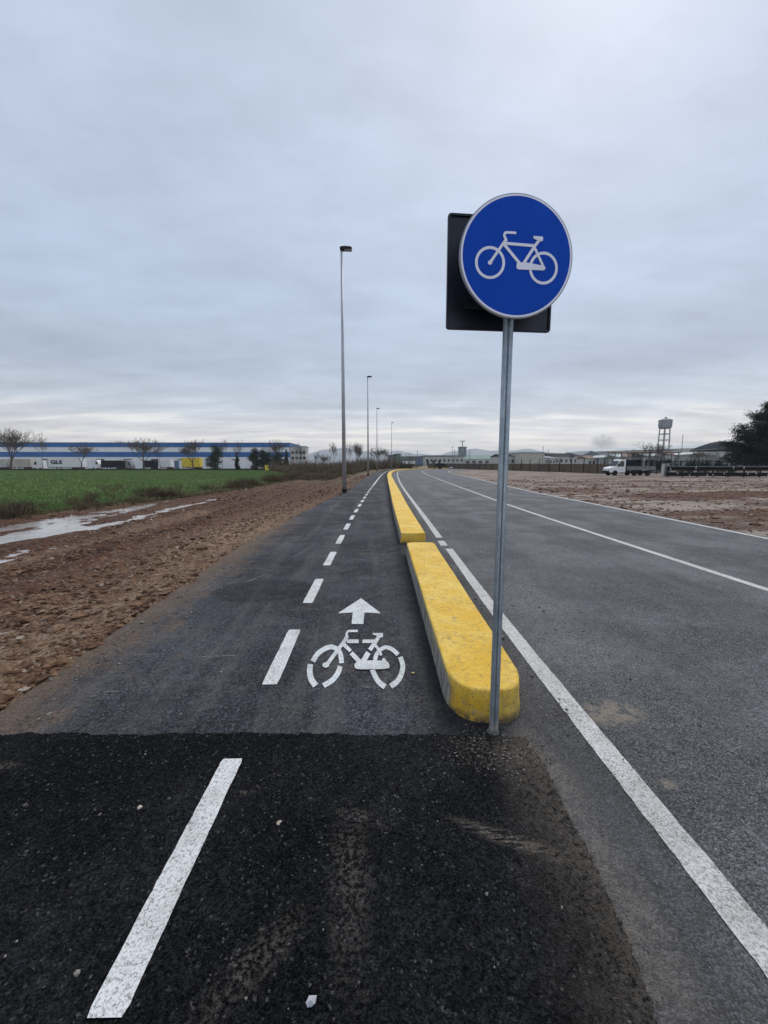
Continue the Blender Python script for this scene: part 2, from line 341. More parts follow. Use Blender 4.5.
t = NT('clod_soil'); oi = t.gray(t.voro(14)); c = t.mix(t.rng(t.noise(4, 4, .7), .38, .62), (.050, .021, .012), (.23, .135, .082)); c = t.mix(t.rng(oi, .94, .97, 0, .8), c, (.42, .36, .29)); t.bump(t.noise(40, 4, .8), .8, .02); M['clod'] = t.fin(c, .9, 0, .15)
t = NT('grit'); c = t.mix(t.gray(t.voro(20)), (.05, .048, .045), (.24, .22, .19)); M['grit'] = t.fin(c, .85, 0, .2)

# ------------------------------------------------------------------ survey lines of the ground plan
def curve(pts, n=160):             # smooth polyline, arclength sampled
    P = np.array(pts, float); t = np.r_[0, np.cumsum(np.hypot(*np.diff(P, axis=0).T))]
    # monotone-ish Catmull-Rom
    T = np.gradient(P, t, axis=0); out = []
    s = t[-1]*(np.linspace(0, 1, n)**1.6)
    for q in s:
        i = min(np.searchsorted(t, q, 'right')-1, len(t)-2); h = t[i+1]-t[i]; u = (q-t[i])/h
        out.append((2*u**3-3*u**2+1)*P[i]+(u**3-2*u**2+u)*h*T[i]+(-2*u**3+3*u**2)*P[i+1]+(u**3-u**2)*h*T[i+1])
    return np.array(out)
c_edge = curve([(1.31, -3), (1.33, 0), (1.37, 4), (1.5, 8), (1.6, 11), (1.74, 15.4), (2.2, 29), (2.95, 45), (3.8, 60), (6.2, 85), (10, 101), (18, 114), (34, 121), (70, 124), (160, 126)])
c_mid = curve([(5.12, -3), (5.14, 1), (5.2, 7), (5.35, 14), (5.7, 21), (6.2, 30), (7.1, 45), (8.3, 62), (10.2, 80), (14, 95), (21, 106), (36, 112), (70, 115), (160, 117)])
c_right = curve([(8.45, -3), (8.5, 3), (8.7, 9), (8.95, 15), (9.2, 22), (9.95, 31), (11.3, 45), (13, 63), (15, 78), (19, 90), (26, 97.5), (38, 102), (70, 105), (160, 107)])
c_pathl = curve([(-2.40, -3), (-2.42, 1), (-2.5, 3), (-2.58, 5.7), (-2.62, 8.6), (-2.38, 13), (-2.0, 17.5), (-1.48, 22.6), (-1.15, 32), (-.75, 43), (-.2, 54), (1.3, 80), (3.0, 96), (6, 108), (12, 120), (24, 130)])
c_kerbl = curve([(.46, -3), (.47, 1), (.5, 2.7), (.56, 7.2), (.58, 8.1), (.74, 14.7), (.92, 20.3), (1.32, 33.4), (2.1, 54), (3.0, 68), (4.7, 83), (8, 98.5), (13, 109), (22, 118), (33, 123)])
c_dash = curve([(-.80, -3), (-.80, 1), (-.77, 2.8), (-.77, 4), (-.75, 5.6), (-.69, 8.5), (-.62, 11.6), (-.43, 17), (-.12, 25), (.3, 34), (1.05, 50), (2.0, 66), (3.3, 82), (5.4, 96), (9, 108)])
def offset(c, d):
    T = np.gradient(c, axis=0); T /= np.linalg.norm(T, axis=1)[:, None]
    return c + d*np.c_[T[:, 1], -T[:, 0]]
def by_y(c, y): return float(np.interp(y, c[:, 1], c[:, 0]))
def strip(L, R, z, m=4):
    mb = MB(); n = len(L)
    for i in range(n):
        for k in range(m+1):
            q = L[i]*(1-k/m)+R[i]*(k/m); mb.v.append((q[0], q[1], z))
    for i in range(n-1):
        for k in range(m):
            a = i*(m+1)+k; mb.f.append((a, a+1, a+m+2, a+m+1))
    return mb

road_l = offset(c_edge, -.98)      # the road sheet reaches under the kerb blocks
road_r = offset(c_right, .16)
road = tag(strip(road_l, road_r, 0.0, 8).build('road', M['road']), 'grey asphalt road sweeping into a right hand bend', kind='structure')
path_r = offset(c_kerbl, .30)
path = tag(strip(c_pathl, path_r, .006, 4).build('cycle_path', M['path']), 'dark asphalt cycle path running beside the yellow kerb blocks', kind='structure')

# fresh black patch in front with crumbly edges
e = []
far = [(0, 737), (60, 735), (120, 735.5), (200, 735), (300, 736), (400, 736), (455, 735), (500, 737)]
rt = [(528, 742), (545, 768), (562, 805), (588, 855), (606, 890), (625, 935), (641, 975), (655, 1016), (668, 1060)]
E1 = [G(*q) for q in far]; E2 = [G(*q) for q in rt]
ring = [Vector((-2.60, -2.5, 0)), Vector((-2.64, 0, 0)), Vector((-2.60, 1.2, 0)), Vector((-2.50, 2.0, 0))]+E1+E2+[Vector((1.0, -.1, 0)), Vector((1.05, -2.5, 0))]
fine = []
for i in range(len(ring)):
    a, b = ring[i], ring[(i+1) % len(ring)]; n = max(1, int((b-a).length/.012))
    for k in range(n):
        q = a.lerp(b, k/n); j = .008; wv = .010*math.sin(i*1.7+k*.09)+.006*math.sin(k*.31+i)
        fine.append(Vector((q.x+random.gauss(0, j*.6), q.y+random.gauss(0, j*.5)+wv*(q.y > 1.5), .0125)))
mb = MB(); mb.ngon(fine); lower = [Vector((q.x, q.y, .0005)) for q in fine]
n = len(fine); mb.v += [tuple(q) for q in lower]
for i in range(n): mb.f.append(((i+1) % n, i, n+i, n+(i+1) % n))
patch = mb.build('asphalt_patch', M['patch']); tag(patch, 'fresh black asphalt patch across the near end of the path', kind='structure')

# ------------------------------------------------------------------ painted markings (parts of what they are painted on)
def resample(c, s0, s1, step=.25):
    t = np.r_[0, np.cumsum(np.hypot(*np.diff(c, axis=0).T))]
    s = np.linspace(s0, s1, max(2, int((s1-s0)/step)+1)); return np.c_[np.interp(s, t, c[:, 0]), np.interp(s, t, c[:, 1])]
def s_at_y(c, y):
    t = np.r_[0, np.cumsum(np.hypot(*np.diff(c, axis=0).T))]; return float(np.interp(y, c[:, 1], t))
def line(c, s0, s1, w, z, name, mat, parent, step=.25, round_=0, jit=0):
    q = resample(c, s0, s1, step); L = offset(q, -w/2); R = offset(q, w/2)
    if jit:
        L = L+rng.normal(0, jit, L.shape); R = R+rng.normal(0, jit, R.shape)
    if round_:                     # slightly rounded paint corners
        m = (L+R)/2; L[0] = m[0]+(L[0]-m[0])*.9; R[0] = m[0]+(R[0]-m[0])*.9; L[-1] = m[-1]+(L[-1]-m[-1])*.9; R[-1] = m[-1]+(R[-1]-m[-1])*.9
    return strip(L, R, z, 1).build(name, mat, parent, fix=False)
q0 = s_at_y(c_dash, 1.02)
line(c_dash, q0, s_at_y(c_dash, 2.07), .113, .0165, 'lane_dash', M['paint'], patch, .03, 1, .0012)
y = 2.83
while y < 29:
    a, b = s_at_y(c_dash, y), s_at_y(c_dash, y+.99)
    line(c_dash, a, b, .12, .011, 'lane_dash', M['paint'], path, .08 if y < 8 else .3, 1, .0012 if y < 8 else 0); y += 1.75
line(c_dash, s_at_y(c_dash, 29.3), s_at_y(c_dash, 100), .13, .011, 'lane_line', M['paint'], path, .5)
line(c_edge, 0, s_at_y(c_edge, 7.55), .135, .0045, 'edge_line', M['paint_worn'], road, .05, 0, .0018)
q1 = resample(c_edge, s_at_y(c_edge, 7.85), s_at_y(c_edge, 8.35)); q1[:, 0] -= .05
strip(offset(q1, -.07), offset(q1, .07), .0045, 1).build('edge_line', M['paint_worn'], road, fix=False)
q1 = resample(c_edge, s_at_y(c_edge, 8.7), s_at_y(c_edge, 40)); q1[:, 0] += -.03
strip(offset(q1, -.07), offset(q1, .07), .0045, 1).build('edge_line', M['paint_worn'], road, fix=False)
line(c_edge, s_at_y(c_edge, 40.3), s_at_y(c_edge, 122), .15, .0045, 'edge_line', M['paint_worn'], road, .5)
line(c_mid, 0, s_at_y(c_mid, 116), .13, .0045, 'centre_line', M['paint_worn'], road, .4)
line(c_right, 0, s_at_y(c_right, 106.5), .15, .0045, 'edge_line', M['paint_worn'], road, .4)

def stroke(mb, pts, w, mapf, zi, w1=None):
    P = [Vector(p) for p in pts]; w1 = w if w1 is None else w1; L = []; R = []
    for i, p in enumerate(P):
        d = (P[min(i+1, len(P)-1)]-P[max(i-1, 0)]).normalized(); nn = Vector((-d.y, d.x)); ww = (w+(w1-w)*i/(len(P)-1))/2
        L.append(mapf(p+nn*ww, zi)); R.append(mapf(p-nn*ww, zi))
    k = len(mb.v); mb.v += [tuple(a) for a in L]+[tuple(a) for a in R]; n = len(P)
    for i in range(n-1): mb.f.append((k+i, k+i+1, k+n+i+1, k+n+i))
def smooth(pts, n=5):
    c = []
    for i in range(len(pts)-1):
        p0 = Vector(pts[max(i-1, 0)]); p1 = Vector(pts[i]); p2 = Vector(pts[i+1]); p3 = Vector(pts[min(i+2, len(pts)-1)])
        for k in range(n):
            u = k/n; c.append(.5*((2*p1)+(p2-p0)*u+(2*p0-5*p1+4*p2-p3)*u*u+(3*p1-p0-3*p2+p3)*u**3))
    return c+[Vector(pts[-1])]
def gm(p, zi): return G(300+p[0]/6.4, 590+p[1]/6.4, .0105+zi*.0003)
mb = MB()
for i, (pts, w, w1) in enumerate([
    ([(100, 612), (72, 570), (62, 520), (67, 474)], 40, 34), ([(82, 457), (112, 410), (155, 378), (200, 364), (240, 380), (260, 415), (266, 468)], 32, 30), ([(258, 487), (240, 535), (205, 578), (150, 612)], 32, 34),
    ([(510, 385), (487, 420), (480, 455)], 26, 26), ([(505, 388), (545, 367), (590, 380), (628, 414)], 24, 28), ([(641, 428), (658, 485), (646, 545), (618, 588), (580, 616)], 30, 36), ([(462, 508), (483, 555), (508, 592), (545, 620)], 32, 34),
    ([(172, 478), (235, 392), (285, 325), (303, 292)], 24, 22), ([(301, 305), (299, 280), (309, 264), (330, 262), (370, 262)], 14, 15), ([(300, 328), (375, 328)], 24, 24), ([(400, 328), (482, 328)], 22, 22),
    ([(277, 345), (324, 390)], 26, 22), ([(328, 402), (384, 462)], 28, 30), ([(508, 292), (478, 340), (446, 384)], 24, 26), ([(438, 400), (404, 458)], 32, 34),
    ([(474, 342), (505, 385), (520, 418)], 18, 16), ([(530, 438), (545, 458)], 16, 22)]):
    stroke(mb, smooth(pts), w, gm, i, w1)
mb.ngon([gm(p, 18) for p in smooth([(350, 472), (375, 457), (440, 451), (500, 451), (553, 455), (572, 480), (560, 502), (460, 507), (370, 506), (350, 492), (350, 472)], 3)[:-1]])
mb.ngon([gm(p, 19) for p in [(462, 275), (530, 275), (532, 298), (517, 307), (500, 300), (488, 291), (470, 287)]])
mb.ngon([gm((165+22*math.cos(a), 480+17*math.sin(a)), 20) for a in [k*PI/8 for k in range(16)]])
mb.build('bicycle_symbol', M['paint_fresh'], path, label='white stencilled bicycle on the dark cycle path')
mb = MB().ngon([gm(p, 0) for p in [(390, 52), (515, 146), (512, 149), (413, 143), (405, 217), (330, 217), (338, 143), (250, 149), (246, 146)]])
mb.build('arrow_symbol', M['paint_fresh'], path, label='white straight ahead arrow above the stencilled bicycle')

# ------------------------------------------------------------------ terrain
def vnoise(x, y, seed):
    xi = np.floor(x).astype(np.int64); yi = np.floor(y).astype(np.int64); fx = x-xi; fy = y-yi
    fx = fx*fx*(3-2*fx); fy = fy*fy*(3-2*fy)
    def h(a, b):
        n = (a*374761393+b*668265263+seed*1442695041) & 0xffffffff; n = ((n ^ (n >> 13))*1274126177) & 0xffffffff
        return ((n ^ (n >> 16)) & 0xffff)/65535.0
    return (h(xi, yi)*(1-fx)+h(xi+1, yi)*fx)*(1-fy)+(h(xi, yi+1)*(1-fx)+h(xi+1, yi+1)*fx)*fy
def fbm(x, y, s, o=4, seed=1, g=.5):
    v = 0; a = 1; t_ = 0
    for i in range(o):
        v = v+a*vnoise(x/s+i*17.3, y/s+i*9.1, seed+i); t_ += a; a *= g; s /= 2.03
    return v/t_-.5
def polydist(X, Y, poly):          # signed: negative inside
    d = np.full(X.shape, 1e9); ins = np.zeros(X.shape, bool); n = len(poly)
    for i in range(n):
        ax, ay = poly[i]; bx, by = poly[(i+1) % n]; vx, vy = bx-ax, by-ay; L2 = vx*vx+vy*vy+1e-12
        u = np.clip(((X-ax)*vx+(Y-ay)*vy)/L2, 0, 1); d = np.minimum(d, np.hypot(X-ax-u*vx, Y-ay-u*vy))
        if abs(vy) > 1e-9:
            c = ((ay > Y) != (by > Y)) & (X < vx*(Y-ay)/vy+ax); ins ^= c
    return np.where(ins, -d, d)
paved = np.r_[c_pathl[::2], [[60, 136], [160, 134]], [[160, 107]], road_r[::-2]]
paved = np.r_[[[-2.62, -3], [-2.62, 1.9]], paved[2:]] if False else paved
verge = np.array([(-12.5, -3), (-12.3, 8), (-11.7, 12), (-10.9, 16), (-10.2, 20), (-9.5, 26), (-9.0, 34), (-9.0, 44), (-10, 54), (-14, 68), (-21, 90), (-30, 118), (-34, 140)])
def vx(Y): return np.interp(Y, verge[:, 1], verge[:, 0])
def drop(X, Y): return -np.clip((Y-40)*.009, 0, 1.0)*np.clip((-X-4)/8, 0, 1)
def pudmask(X, Y):
    c = np.interp(Y, [0, 7, 10, 14, 20, 30, 45], [-8.2, -8.1, -8.3, -8.8, -7.7, -6.9, -6.5]); w = np.interp(Y, [0, 8, 12, 14.5, 20, 30], [1.9, 1.75, 1.35, .9, .4, .2])
    return np.clip(1.25-np.abs(X-c)/w, 0, 1)*np.clip((23-Y)/9, 0, 1)
def height(X, Y, pd):
    pd0 = pd; spill = np.clip(fbm(X, Y, .7, 4, 131, .6)*.9, 0, .16)*(X < 0)*(Y > 2.1)*np.clip((60-Y)/30, 0, 1); pd = pd+spill
    flat_ = np.clip(np.abs(np.sin((X-Y*.06)*1.9+fbm(X, Y, 5, 2, 7)*2))*1.8-.35, .18, 1)
    rough = .05*fbm(X, Y, .9, 4, 3)+.095*flat_*fbm(X, Y, .17, 3, 11, .7)
    lines = .055*np.sin((X*1.0-Y*.05+fbm(X, Y, 4, 3, 5)*2.5)*3.3)*np.clip((-X-3)/2, 0, 1)
    tr = .05*fbm(X*1.8+Y*.25, Y*.5, .8, 3, 21)
    left = rough+lines*.8+tr-.004
    pm = pudmask(X, Y); left = left*(1-.62*pm)-.041*pm+.085*pm*fbm(X*1.6, Y*.8, .8, 4, 27, .6)
    Rr = X > 6
    ridge = np.exp(-((Y-(19+.15*(X-14)+2.2*fbm(X, Y, 8, 3, 33)))/2.0)**2)*.22*np.clip((X-11)/5, 0, 1)
    right = .26*fbm(X*.28, Y*.9, 2.6, 5, 41, .55)+.035*fbm(X, Y, .5, 3, 51)+ridge*(.6+1.6*fbm(X, Y, 1.0, 3, 61))
    right = right*np.interp(Y, [0, 40, 60, 400], [1, .8, .35, .2])
    h = np.where(Rr, right, left)
    h = h*np.clip(.25+pd/.6, 0, 1)
    h = h+drop(X, Y)
    far = np.clip((np.hypot(X, Y)-130)/200, 0, 1); h = h*(1-far)+(-.9)*far*(X < 0)
    h = h+.020*np.clip(pd/.05, 0, 1)*np.clip((.25-pd0)/.2, 0, 1)*(X < 0)
    h = np.where(pd < .02, np.minimum(h, -.03-.3*np.clip(-pd, 0, .3)), h)
    # field bed lies lower than the crop sheet
    fm = np.clip((vx(Y)-.3-X)/.5, 0, 1)*(Y < 142)*np.clip((142-Y)/3, 0, 1); h = h-.06*fm
    return h
xs = [-2.2]; st = .035
L_ = []
x = -2.2
while x > -9.5: x -= .036; L_.append(x)
st = .05
while x > -6000: x -= st; st = min(st*1.09, 500); L_.append(x)
R_ = []
x = -2.2
while x < 8.5: x += .3; R_.append(x)
while x < 34: x += .12; R_.append(x)
st = .15
while x < 6000: x += st; st = min(st*1.09, 500); R_.append(x)
xs = np.array(L_[::-1]+[-2.2]+R_)
ys = []; y = -3.0
while y < 1.6: ys.append(y); y += .3
while y < 6000: ys.append(y); y += max(.03, .0088*y) if y < 200 else y*.06
ys = np.array(ys)
X, Y = np.meshgrid(xs, ys); nx, ny = len(xs), len(ys)
# keep the distance test cheap far away
pd = polydist(X.ravel(), Y.ravel(), paved).reshape(X.shape)
Z = height(X, Y, pd)
me = bpy.data.meshes.new('ground'); me.vertices.add(nx*ny)
me.vertices.foreach_set('co', np.stack([X, Y, Z], -1).astype(np.float32).ravel())
i = (np.arange(ny-1)[:, None]*nx+np.arange(nx-1)[None]).ravel()
loops = np.stack([i, i+1, i+nx+1, i+nx], -1).astype(np.int32).ravel()
me.loops.add(len(loops)); me.loops.foreach_set('vertex_index', loops); me.polygons.add(len(i))
me.polygons.foreach_set('loop_start', (np.arange(len(i))*4).astype(np.int32)); me.polygons.foreach_set('use_smooth', np.ones(len(i), bool))
me.update(); me.validate()
tanz = np.clip(1.35-np.abs(pd-.6)/1.15, 0, 1)*(X < 0)*np.clip((22-Y)/10, 0.15, 1)
tanz = np.maximum(tanz, .75*np.exp(-((pd-3.4)/.35)**2)*(X < 0)*(Y < 14)); tanz = tanz*(.75+.9*fbm(X, Y, 3, 3, 71))
palez = (X > 4)*np.clip(1.0-2.2*np.clip(Z-.005, 0, 1)/.09, 0, 1)
grz = np.clip((-X-7.2-np.interp(Y, [0, 12, 20, 30, 60], [4.0, 3.0, 1.2, .0, -3]))/1.0, 0, 1)*(X < 0)*(1-pudmask(X, Y))
grz = np.maximum(grz, (X < 4)*np.clip((Y-30-20*fbm(X, Y, 6, 3, 81))/12, 0, .65)*(pd > .5)*(X > -14))
grz = np.where(np.hypot(X, Y) > 120, .8, grz)
zone = np.stack([tanz, palez, grz, np.ones_like(X)], -1).astype(np.float32)
at = me.attributes.new('zone', 'FLOAT_COLOR', 'POINT'); at.data.foreach_set('color', zone.ravel())
ground = bpy.data.objects.new('ground', me); col.objects.link(ground); me.materials.append(M['soil'])
tag(ground, 'bare brown soil on both sides of the paving', kind='structure')

# puddle: flat water in the wheel ruts
mb = MB(); q = [(-14, 2), (-6.3, 2), (-6.3, 8), (-6.75, 11.5), (-7.1, 15), (-7.2, 19), (-8.6, 21), (-11.5, 14)]
mb.ngon([(a, b, -.040) for a, b in q]); tag(mb.build('puddle', M['water']), 'long shallow puddle in the mud reflecting the sky', kind='structure')

# crop field
def fieldz(x, y): return float(drop(np.array(x), np.array(y)))+.02
mb = MB(); rows_ = np.r_[-3, np.geomspace(5, 143, 46)]; K = 26
for yy in rows_:
    x1 = float(vx(yy)); xx = np.interp(np.linspace(0, 1, K), [0, .5, 1], [-330, x1-40, x1])
    for v in xx: mb.v.append((v, yy, fieldz(v, yy)))
for a in range(len(rows_)-1):
    for b in range(K-1): k = a*K+b; mb.f.append((k, k+1, k+K+1, k+K))
field = tag(mb.build('field', M['field'], smooth=True), 'flat green field of young winter crop', kind='structure')
# crop leaves
N = 150000
yy = 11*np.exp(rng.random(N)*np.log(140/11.)); fx = rng.random(N)**1.3
half = np.minimum(yy*1.7+10, 230); x1 = vx(yy); X0 = x1+.25-fx*np.maximum(half+x1, 2)
zz = drop(X0, yy)+.02; hh = (.05+.09*rng.random(N))*(1+yy/150); wd = .008+.0009*yy; an = rng.random(N)*2*PI
A = np.stack([X0-wd*np.cos(an), yy-wd*np.sin(an), zz-.02], -1); B = np.stack([X0+wd*np.cos(an), yy+wd*np.sin(an), zz-.02], -1)
C = np.stack([X0+rng.normal(0, .04, N), yy+rng.normal(0, .04, N), zz+hh], -1)
def tris(name, A, B, C, mat):
    n = len(A); me = bpy.data.meshes.new(name); me.vertices.add(3*n); me.vertices.foreach_set('co', np.stack([A, B, C], 1).astype(np.float32).ravel())
    me.loops.add(3*n); me.loops.foreach_set('vertex_index', np.arange(3*n, dtype=np.int32)); me.polygons.add(n); me.polygons.foreach_set('loop_start', (np.arange(n)*3).astype(np.int32))
    me.update(); me.validate(); me.materials.append(mat); o = bpy.data.objects.new(name, me); col.objects.link(o); return o
tag(tris('crop_leaves', A, B, C, M['crop']), 'short green crop leaves covering the field', 'crop', kind='stuff')

# clods and stones on the soil, grit on the asphalt
bm = bmesh.new(); bmesh.ops.create_icosphere(bm, subdivisions=1, radius=1); icoV = np.array([v.co[:] for v in bm.verts]); icoF = np.array([[v.index for v in f.verts] for f in bm.faces]); bm.free()
def lumps(name, P, S, mat, flat=.6, jit=.22):
    n = len(P); V = icoV[None]*(1+rng.normal(0, jit, (n, len(icoV), 1))); V = V*S[:, None, None]*np.stack([1+.4*rng.random(n), 1+.4*rng.random(n), flat*(.7+.6*rng.random(n))], -1)[:, None]
    a = rng.random(n)*2*PI; c, s = np.cos(a)[:, None], np.sin(a)[:, None]; x = V[..., 0]*c-V[..., 1]*s; y_ = V[..., 0]*s+V[..., 1]*c
    V = np.stack([x, y_, V[..., 2]], -1)+P[:, None]
    Fc = (icoF[None]+(np.arange(n)*len(icoV))[:, None, None]).reshape(-1).astype(np.int32); nf = len(Fc)//3
    me = bpy.data.meshes.new(name); me.vertices.add(n*len(icoV)); me.vertices.foreach_set('co', V.astype(np.float32).ravel())
    me.loops.add(len(Fc)); me.loops.foreach_set('vertex_index', Fc); me.polygons.add(nf); me.polygons.foreach_set('loop_start', (np.arange(nf)*3).astype(np.int32)); me.polygons.foreach_set('use_smooth', rng.random(nf) < .0)
    me.update(); me.validate(); me.materials.append(mat); o = bpy.data.objects.new(name, me); col.objects.link(o); return o
def hz(x, y):
    d = polydist(x, y, paved); return height(x, y, d), d
n = 42000
y_ = 2.2*np.exp(rng.random(n)*np.log(55/2.2)); x_ = np.interp(y_, c_pathl[:, 1], c_pathl[:, 0])+.1-rng.random(n)**1.3*(2+y_*.45)
h_, d_ = hz(x_, y_); k = (d_ > .03-.24*rng.random(n)**3) & (pudmask(x_, y_) < .35) & (x_ > vx(y_)); x_, y_, h_ = x_[k], y_[k], h_[k]
S = np.clip(rng.lognormal(-4.95, .6, len(x_)), .004, .04)*np.clip(np.abs(np.sin((x_-y_*.06)*1.9))*1.6, .5, 1.1)*(1+y_*.05)
tag(lumps('soil_clods', np.stack([x_, y_, h_+S*.15], -1), S, M['clod']), 'crumbled clods and stones strewn over the brown soil', 'clods', kind='stuff')
n = 1300
y_ = 2.4*np.exp(rng.random(n)*np.log(30/2.4)); x_ = np.interp(y_, c_pathl[:, 1], c_pathl[:, 0])-.15-rng.random(n)*(2+y_*.4); h_, d_ = hz(x_, y_); k = (d_ > .12) & (pudmask(x_, y_) < .3); x_, y_, h_ = x_[k], y_[k], h_[k]
S = np.clip(rng.lognormal(-3.7, .5, len(x_)), .015, .085)
tag(lumps('earth_lumps', np.stack([x_, y_, h_-S*.05], -1), S, M['clod'], .5, .3), 'larger crumbly lumps of earth beside the cycle path', 'clods', kind='stuff')
n = 6000
x_ = 9+rng.random(n)**1.3*30; y_ = 7+rng.random(n)**1.2*32; h_, d_ = hz(x_, y_); k = d_ > .05; x_, y_, h_ = x_[k], y_[k], h_[k]
S = np.clip(rng.lognormal(-3.4, .5, len(x_)), .015, .11)
tag(lumps('mud_lumps', np.stack([x_, y_, h_+S*.1], -1), S, M['clod']), 'lumps of churned mud beyond the right edge of the road', 'clods', kind='stuff')
# grit: patch, kerb foot, gutter, path edge
P = []
def scatter(n, fx_, zz_, s0):
    for _ in range(n):
        x, y = fx_(); P.append((x, y, zz_, s0*math.exp(random.gauss(0, .5))))
scatter(420, lambda: (random.uniform(-2.4, .95), .9+1.4*random.random()**.8), .0125, .0017)
scatter(900, lambda: (.78+random.gauss(0, .20), 2.12+random.gauss(0, .13)), .0125, .0021)
scatter(700, lambda: (random.uniform(1.03, 1.34), 2.2+6*random.random()**1.3), .001, .0035)
scatter(900, lambda: (1.95+random.gauss(0, .28), 2.0+9*random.random()**1.2), .001, .0034)
scatter(700, lambda: (-2.45+abs(random.gauss(0, .35)), 2.4+6*random.random()), .007, .0045)
scatter(260, lambda: (random.uniform(-2, .45), 2.3+5*random.random()), .007, .0035)
P = np.array(P); P[:, 2] += P[:, 3]*.3
kk = ~((P[:, 0] > .47) & (P[:, 0] < 1.05) & (P[:, 1] > 2.33)); P = P[kk]
tag(lumps('grit', P[:, :3], P[:, 3], M['grit'], .8), 'loose grit scattered on the asphalt', 'grit', kind='stuff')

# ------------------------------------------------------------------ yellow kerb blocks
def kerb_block(pts, w, h, nose0, nose1):
    """pts: left edge polyline; rounded plan at the free ends, rolled top edge"""
    c = offset(np.array(pts), w/2); T = np.gradient(c, axis=0); T /= np.linalg.norm(T, axis=1)[:, None]; Nn = np.c_[T[:, 1], -T[:, 0]]
    loop = []; r = w/2
    def cap(p, t, n_, k):      # superellipse nose, from +n side round to -n side
        return [p+n_*(r*math.copysign(abs(math.cos(a))**.72, math.cos(a)))+t*(k*math.sin(a)**.85) for a in [i*PI/18 for i in range(1, 18)]]
    loop += [p for p in c-Nn*r]
    loop += (cap(c[-1], T[-1], -Nn[-1], nose1) if nose1 else [])
    loop += [p for p in (c+Nn*r)[::-1]]
    loop += (cap(c[0], -T[0], Nn[0], nose0) if nose0 else [])
    loop = np.array(loop); cc = c.mean(0); n = len(loop)
    d = np.roll(loop, -1, 0)-np.roll(loop, 1, 0); d /= np.linalg.norm(d, axis=1)[:, None]; inn = np.c_[d[:, 1], -d[:, 0]]
    if ((inn*(cc-loop)).sum(1) > 0).mean() < .5: inn = -inn
    org = c[0]
    prof = [(0.0, -.01), (.006, .05), (.012, h*.6), (.014, h-.016), (.018, h-.007), (.026, h-.002), (.036, h)]
    mb = MB()
    for k, (io, zz) in enumerate(prof):
        for p, q in zip(loop, inn):
            j = random.gauss(0, .0022) if 0 < k < 6 else 0; v = p+q*(io+j)-org; mb.v.append((v[0], v[1], zz))
    for k in range(len(prof)-1):
        for a in range(n): b = (a+1) % n; mb.f.append((k*n+a, k*n+b, (k+1)*n+b, (k+1)*n+a))
    mb.f.append(tuple(len(prof)*n-n+a for a in range(n)))
    o = mb.build('kerb_block', M['kerb'], loc=(org[0], org[1], 0)); 
    for p_ in o.data.polygons: p_.use_smooth = len(p_.vertices) < 5
    return o
seg = [((2.72, 7.05, .37, .12), 'nearest yellow kerb block, standing free with a rounded nose behind the sign post'),
       ((8.14, 20.28, .06, 0), 'second yellow kerb block, blunt ended, just past the gap'),
       ((20.31, 33.38, 0, 0), 'third yellow kerb block from the sign, between the second block and the far row'),
       ((33.41, 45.5, 0, 0), 'fourth yellow kerb block, just before the kerb starts to bend')]
for y0 in (45.5, 57.6, 69.7, 81.8, 93.9, 103.0, 110.0, 115.5): seg.append(((y0+.03, None, 0, 0), None))
ts = np.r_[0, np.cumsum(np.hypot(*np.diff(c_kerbl, axis=0).T))]
for i, ((y0, y1, n0, n1), lab) in enumerate(seg):
    s0 = s_at_y(c_kerbl, y0); s1 = s_at_y(c_kerbl, y1) if y1 else min(s_at_y(c_kerbl, seg[i+1][0][0])-.04 if i+1 < len(seg) else ts[-1], ts[-1])
    q = resample(c_kerbl, s0, s1, .35)
    if i == 0: q[:, 0] += np.linspace(.0, .05, len(q))
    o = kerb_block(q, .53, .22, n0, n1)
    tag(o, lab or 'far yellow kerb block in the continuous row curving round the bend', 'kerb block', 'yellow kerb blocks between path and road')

# ------------------------------------------------------------------ the cycle sign on its post
pb = G(493.5, 733)
sign = empty('cycle_sign', (pb.x, pb.y, 0), 'round blue bicycle sign on a steel post in front of the yellow kerb', 'road sign')
prof = []
for i in range(80):
    a = 2*PI*i/80; r = .0275
    da = (a-math.radians(-101)+PI) % (2*PI)-PI
    r -= .014*math.exp(-(da/.13)**2); prof.append((r*math.cos(a), r*math.sin(a)))
mb = MB(); n = 80
for zz in (-.02, .03, 1.5, 2.98):
    for p in prof: mb.v.append((p[0], p[1], zz))
for k in range(3):
    for a in range(n): b = (a+1) % n; mb.f.append((k*n+a, k*n+b, (k+1)*n+b, (k+1)*n+a))
mb.f.append(tuple(3*n+a for a in range(n)))
mb.build('post', M['galv'], sign, smooth=True)
fo = MB()
for i in range(14):
    a = 2*PI*i/14; a2 = 2*PI*(i+1)/14; r0 = .043+.006*math.sin(i*2.3); r1 = .043+.006*math.sin(((i+1) % 14)*2.3)
    fo.quad((r0*math.cos(a), r0*math.sin(a), .0), (r1*math.cos(a2), r1*math.sin(a2), .0), (.0285*math.cos(a2), .0285*math.sin(a2), .030), (.0285*math.cos(a), .0285*math.sin(a), .030))
fo.build('footing_collar', simple('crumbled_mortar', (.12, .11, .10), .9, .4, 40), sign)
dc = W(516.8, 256.8, pb.y-.075)
TW = math.radians(4)               # the sign faces slightly towards the road
Dr = Vector((math.cos(TW), math.sin(TW), 0)); Dn = Vector((math.sin(TW), -math.cos(TW), 0)); Dz = Vector((0, 0, 1))
loc0 = Vector((dc.x, dc.y, dc.z))-Vector((pb.x, pb.y, 0))
R0 = .302
def SP(u, v, d=0): return loc0+Dr*u+Dz*v+Dn*d
mb = MB(); n = 96
